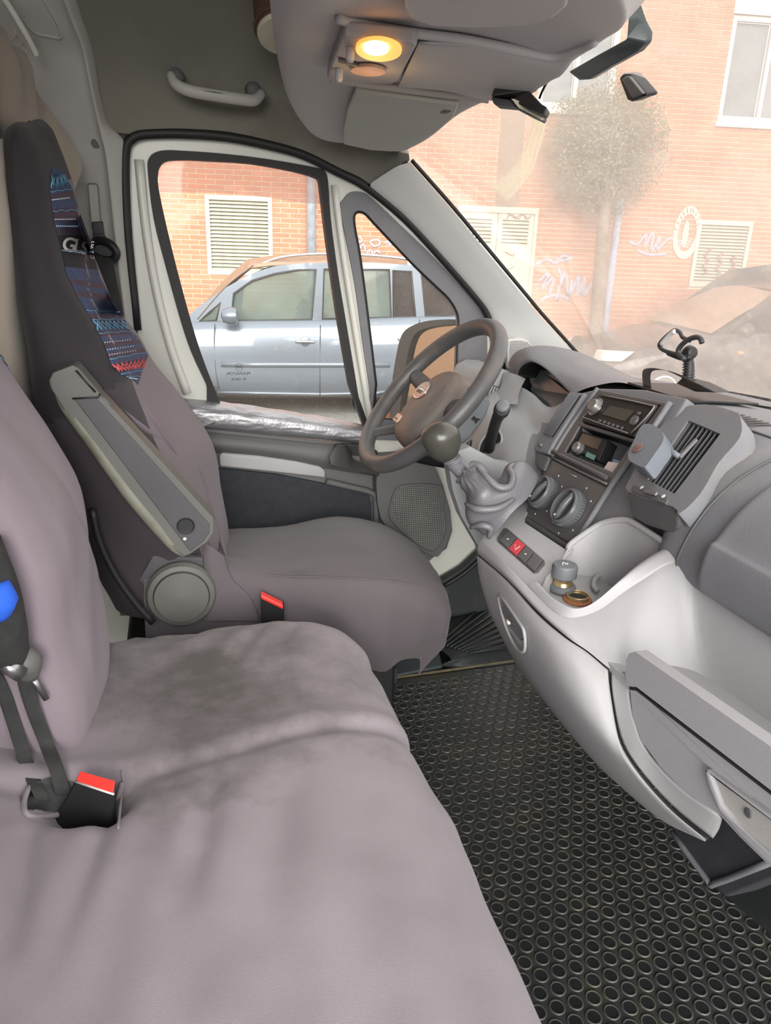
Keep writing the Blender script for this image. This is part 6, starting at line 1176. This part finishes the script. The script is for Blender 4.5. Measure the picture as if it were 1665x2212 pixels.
for i, r in enumerate(RG):
    nr = [P(x, y, Y=Y) for x, y, Y in r]; far = [P(x, y, Y=.215 + i * .008) for x, y, Y in r[::-1][1:-1]]; rr_.append(nr + far)
def wboot(p): q_ = proj(p); g_1 = math.exp(-(((q_[0] - 1005) ** 2 + (q_[1] - 1025) ** 2) / 900)); return .0035 * g_1 * math.sin(math.atan2(q_[1] - 1020, q_[0] - 1000) * 16) + .0025 * fbm(p, 14) - .010 * math.exp(-(((q_[0] - 1074) / 14) ** 2 + ((q_[1] - 1030) / 22) ** 2)) + .003 * math.sin((q_[0] * .7 + q_[1] * .7) / 13)
grid('boot', rr_, M_boot, gl, nu=6, nv=6, cu=True, wr=wboot)
tube('boot_fold', [P(x, y, Y=Y) for x, y, Y in [(1030, 1010, .155), (1050, 1030, .128), (1075, 1052, .112), (1100, 1052, .108), (1108, 1030, .12), (1100, 1012, .14), (1110, 1002, .15)]], [.002, .005, .006, .0065, .006, .005, .003], M_boot, gl, sm=5, n=10)
tube('boot_fold', [P(x, y, Y=Y) for x, y, Y in [(1110, 1078, .108), (1075, 1098, .104), (1030, 1100, .115), (1006, 1088, .145)]], [.003, .006, .006, .003], M_boot, gl, sm=5, n=10)
tube('boot_fold', [P(x, y, Y=Y) for x, y, Y in [(1016, 1140, .14), (1040, 1135, .118), (1060, 1142, .112), (1056, 1160, .118)]], [.003, .006, .006, .004], M_boot, gl, sm=5, n=10)
# ---- loose things on the dashboard
ph_ = thing('phone_holder', 'black phone holder with ribbed arm and open claw on the dashboard mat', 'phone holder', P(1470, 835, X=.80))
HX = lambda l, X=.80: [P(x, y, X=X) for x, y in l]
M_strap = mat('holder_strap', (58, 58, 60), .4)
plate('base_mat', [V((P(1355, 829, X=.78).x, P(1355, 829, X=.78).y, .8125)), V((.775, P(1494, 858, X=.775).y, .8125)), V((.82, P(1541, 848, X=.82).y, .8115)), V((.93, P(1541, 848, X=.82).y + .02, .801)), V((.90, P(1355, 829, X=.78).y + .02, .805))], [], (0, 0, .004), M_black, ph_, bevel=.001)
grid('strap', [[a, a + V((.0, -.022, .0)) * 1] for a in cr(HX([(1391, 836), (1389, 806), (1397, 796), (1422, 796), (1450, 805), (1478, 819), (1496, 828)], .785), 4)], M_strap, ph_, nu=1, nv=1, thick=.002)
plate('foot_plate', HX([(1460, 828), (1470, 818), (1500, 826), (1545, 848), (1500, 846)], .79), [], (.03, 0, .0), M_black, ph_, bevel=.002)
tube('arm', HX([(1484, 822), (1488, 805), (1488, 785), (1487, 772)]), [.0095, .008, .008, .007], M_black, ph_, sm=4, n=12)
for i in range(7): c = P(1487, 818 - i * 6, X=.80); tube('arm_rib', [c - V((0, 0, .0008)), c + V((0, 0, .0008))], .0108 - .0003 * i, M_strap, ph_, n=14)
lathe('ball_joint', [(.004, -.011), (.009, -.009), (.0125, 0), (.009, .009), (.004, .011)], P(1489, 762, X=.80), (0, -1, .2), M_black, ph_, n=20)
tube('claw_loop', HX([(1465, 766), (1434, 757), (1424, 746), (1432, 733), (1450, 717), (1460, 713), (1469, 719), (1474, 728), (1490, 736)], .785), .0034, M_strap, ph_, sm=4, n=8)
tube('claw_pad', HX([(1428, 744), (1437, 733), (1450, 720), (1458, 716)], .781), .004, M_icon, ph_, sm=3, n=8)
tube('claw_hook', HX([(1478, 776), (1466, 766), (1467, 752), (1484, 735), (1503, 728), (1513, 732), (1516, 741)], .775), .0042, M_strap, ph_, sm=4, n=8)
tube('cradle', HX([(1444, 762), (1470, 772), (1490, 772)], .79), .005, M_black, ph_, sm=3, n=8)
pg = thing('lighter_plug', 'grey round knob with brass collar standing in the console tray', 'plug', P(1214, 1282, Z=.566))
pb_ = P(1214, 1276, Z=.568)
lathe('base_ring', [(.0175, 0), (.0195, .003), (.0185, .009), (.0155, .011)], pb_, (0, 0, 1), M_shroud, pg, n=28)
lathe('brass_collar', [(.0155, .009), (.0125, .016), (.0140, .021)], pb_, (0, 0, 1), mat('brass', (196, 172, 128), .3, .8), pg, n=28)
lathe('cap', [(.0140, .020), (.0180, .023), (.0183, .038), (.0165, .042), (.001, .0425)], pb_, (0, 0, 1), M_shroud, pg, n=28)
tube('cap_symbol', [pb_ + V((-.006, -.003, .0428)), pb_ + V((-.002, .005, .0428)), pb_ + V((.002, -.003, .0428)), pb_ + V((.006, .005, .0428))], .0008, M_icon, pg, n=4)
so = P(1247, 1296, Z=.567)
ss = lathe('lighter_socket', [(.0205, -.001), (.0200, .0025), (.0165, .0035), (.001, .0036)], so, (0, 0, 1), mat('rusty_ring', (176, 120, 84), .5, .4, ns=30, var=.25), da, n=28); lathe('socket_shade_disc', [(.0160, .003), (.0163, .0085), (.0142, .0088), (.0136, .0045), (.001, .0045)], so, (0, 0, 1), MATS['brass'], ss, n=28); lathe('socket_well', [(.0132, .0046), (.001, .0050)], so, (0, 0, 1), M_dark, ss, n=24)  # dark disc paints the shade inside the shallow socket
M_don = mat('dongle_grey', (106, 112, 120), .5, ns=9, var=.05, bump=.2, bs=900)
dn_ = thing('vent_clip_gadget', 'small blue grey plastic gadget with brown eye clipped to the side vent', 'gadget', VX(1420, 1000, .02))
plate('body', VQ([(1407, 960), (1417, 950), (1432, 950), (1450, 960), (1460, 974), (1459, 990), (1442, 1016), (1425, 1040), (1416, 1044), (1398, 1036), (1386, 1027), (1384, 1012), (1396, 984)], .032), [], -vf.n * .024, M_don, dn_, bevel=.005, seg=4, sm=3)
lathe('brown_eye', [(.0085, 0), (.0085, .0015), (.001, .002)], VX(1405, 1003, .0325), vf.n, mat('eye', (110, 80, 74), .3), dn_, n=20)
tube('clip', [VX(1455, 985, .012), VX(1470, 990, .003)], .004, M_don, dn_, n=8)
# ---- floor mat
M_mat = mat('rubber_mat', (60, 62, 60), .55, ns=7, var=.15, spec=.5, stain=((78, 74, 60), 9, .52, .72)); M_ring = mat('stud_ring', (84, 86, 83), .42, ns=7, var=.15, stain=((112, 106, 88), 9, .5, .75)); M_cup = mat('stud_centre', (40, 43, 44), .45, ns=9, var=.2)
e0, e1 = P(858, 1468, Z=.006), P(1110, 1432, Z=.006); mdir = (e1 - e0).normalized(); 
ma = plate('rubber_floor_mat', [e0 - mdir * .55, e1 + mdir * .3, V((.98, -1.0, .006)), V((-.2, -1.0, .006))], [], (0, 0, -.006), M_mat, None); tag(ma, 'black rubber mat with rows of round studs on the cab floor', 'mat')
def stud_mesh():
    prof_ = [(.0122, 0), (.0116, .0020), (.0104, .0022), (.0094, .0010)]; return prof_
vs, fs, mi_ = [], [], []; NS = 14; pr = stud_mesh(); PT = .0292
cosr = [(math.cos(i * 2 * math.pi / NS), math.sin(i * 2 * math.pi / NS)) for i in range(NS)]
r0 = 0
y = e0.y + .015
rnd = random.Random(5)
while y > -1.0:
    x = .02 + (PT / 2 if r0 % 2 else 0) 
    while x < .97:
        yl = e0.y + (x - e0.x) * (mdir.y / mdir.x) - .018
        if y < yl:
            q_ = proj(V((x, y, 0)))
            if q_[0] > 700 and q_[0] < 1760 and q_[1] < 2300:
                b0 = len(vs); zz = .006 + rnd.uniform(-.0003, .0002)
                for r, h in pr:
                    for c, s in cosr: vs.append((x + r * c, y + r * s, zz + h))
                for k in range(len(pr) - 1):
                    for j in range(NS): fs.append((b0 + k * NS + j, b0 + k * NS + (j + 1) % NS, b0 + (k + 1) * NS + (j + 1) % NS, b0 + (k + 1) * NS + j)); mi_.append(0)
                fs.append(tuple(b0 + (len(pr) - 1) * NS + j for j in range(NS))); mi_.append(1)
        x += PT
    y -= PT * .88; r0 += 1
sd_ = mesh('studs', vs, fs, [M_ring, M_cup], ma); sd_['kind'] = 'stuff'
for i, p in enumerate(sd_.data.polygons): p.material_index = mi_[i]; p.use_smooth = mi_[i] == 0
# ribbed rubber in the driver's step well and smooth edge piece
M_step = mat('step_rubber', (62, 70, 74), .45, ns=10, var=.12, stain=((92, 84, 66), 12, .58, .8))
sp_ = plate('step_tray', [e0 + V((-.2, .0, 0)), e0 + V((0, .005, 0)), P(955, 1446, Z=.008), P(946, 1405, Z=.008), P(930, 1370, Z=.008), V((.45, .87, .008))], [], (0, 0, .012), M_step, None, bevel=.004); tag(sp_, 'smooth grey rubber step tray beside the driver seat', 'mat')
rb2 = grid('ribbed_footrest', [[P(x, y, Z=z) for x, y, z in r] for r in [[(950, 1440, .012), (1020, 1442, .010), (1130, 1428, .008)], [(975, 1424, .035), (1050, 1400, .035), (1140, 1390, .03)], [(945, 1395, .03), (1035, 1350, .03), (1130, 1330, .03)], [(932, 1365, .03), (1000, 1320, .03), (1100, 1260, .03)]]], M_floorb, None, nu=4, nv=4, thick=.006); tag(rb2, 'dark ribbed rubber footrest in the driver footwell', 'mat')
for i in range(9): a, b = P(948 + i * 8, 1390 + i * 2.6, Z=.036), P(1056 + i * 8, 1296 + i * 12, Z=.036); tube('rib', [a, b], .0032, M_floorb, rb2, n=6)
ed = tube('mat_edge', [e0 - mdir * .02 + V((0, .004, .004)), e0.lerp(e1, .5) + V((0, .004, .004)), e1 + V((0, .004, .004)), e1 + mdir * .2], .004, mat('dirty_edge', (96, 88, 66), .8, ns=40, var=.25), ma, n=6)
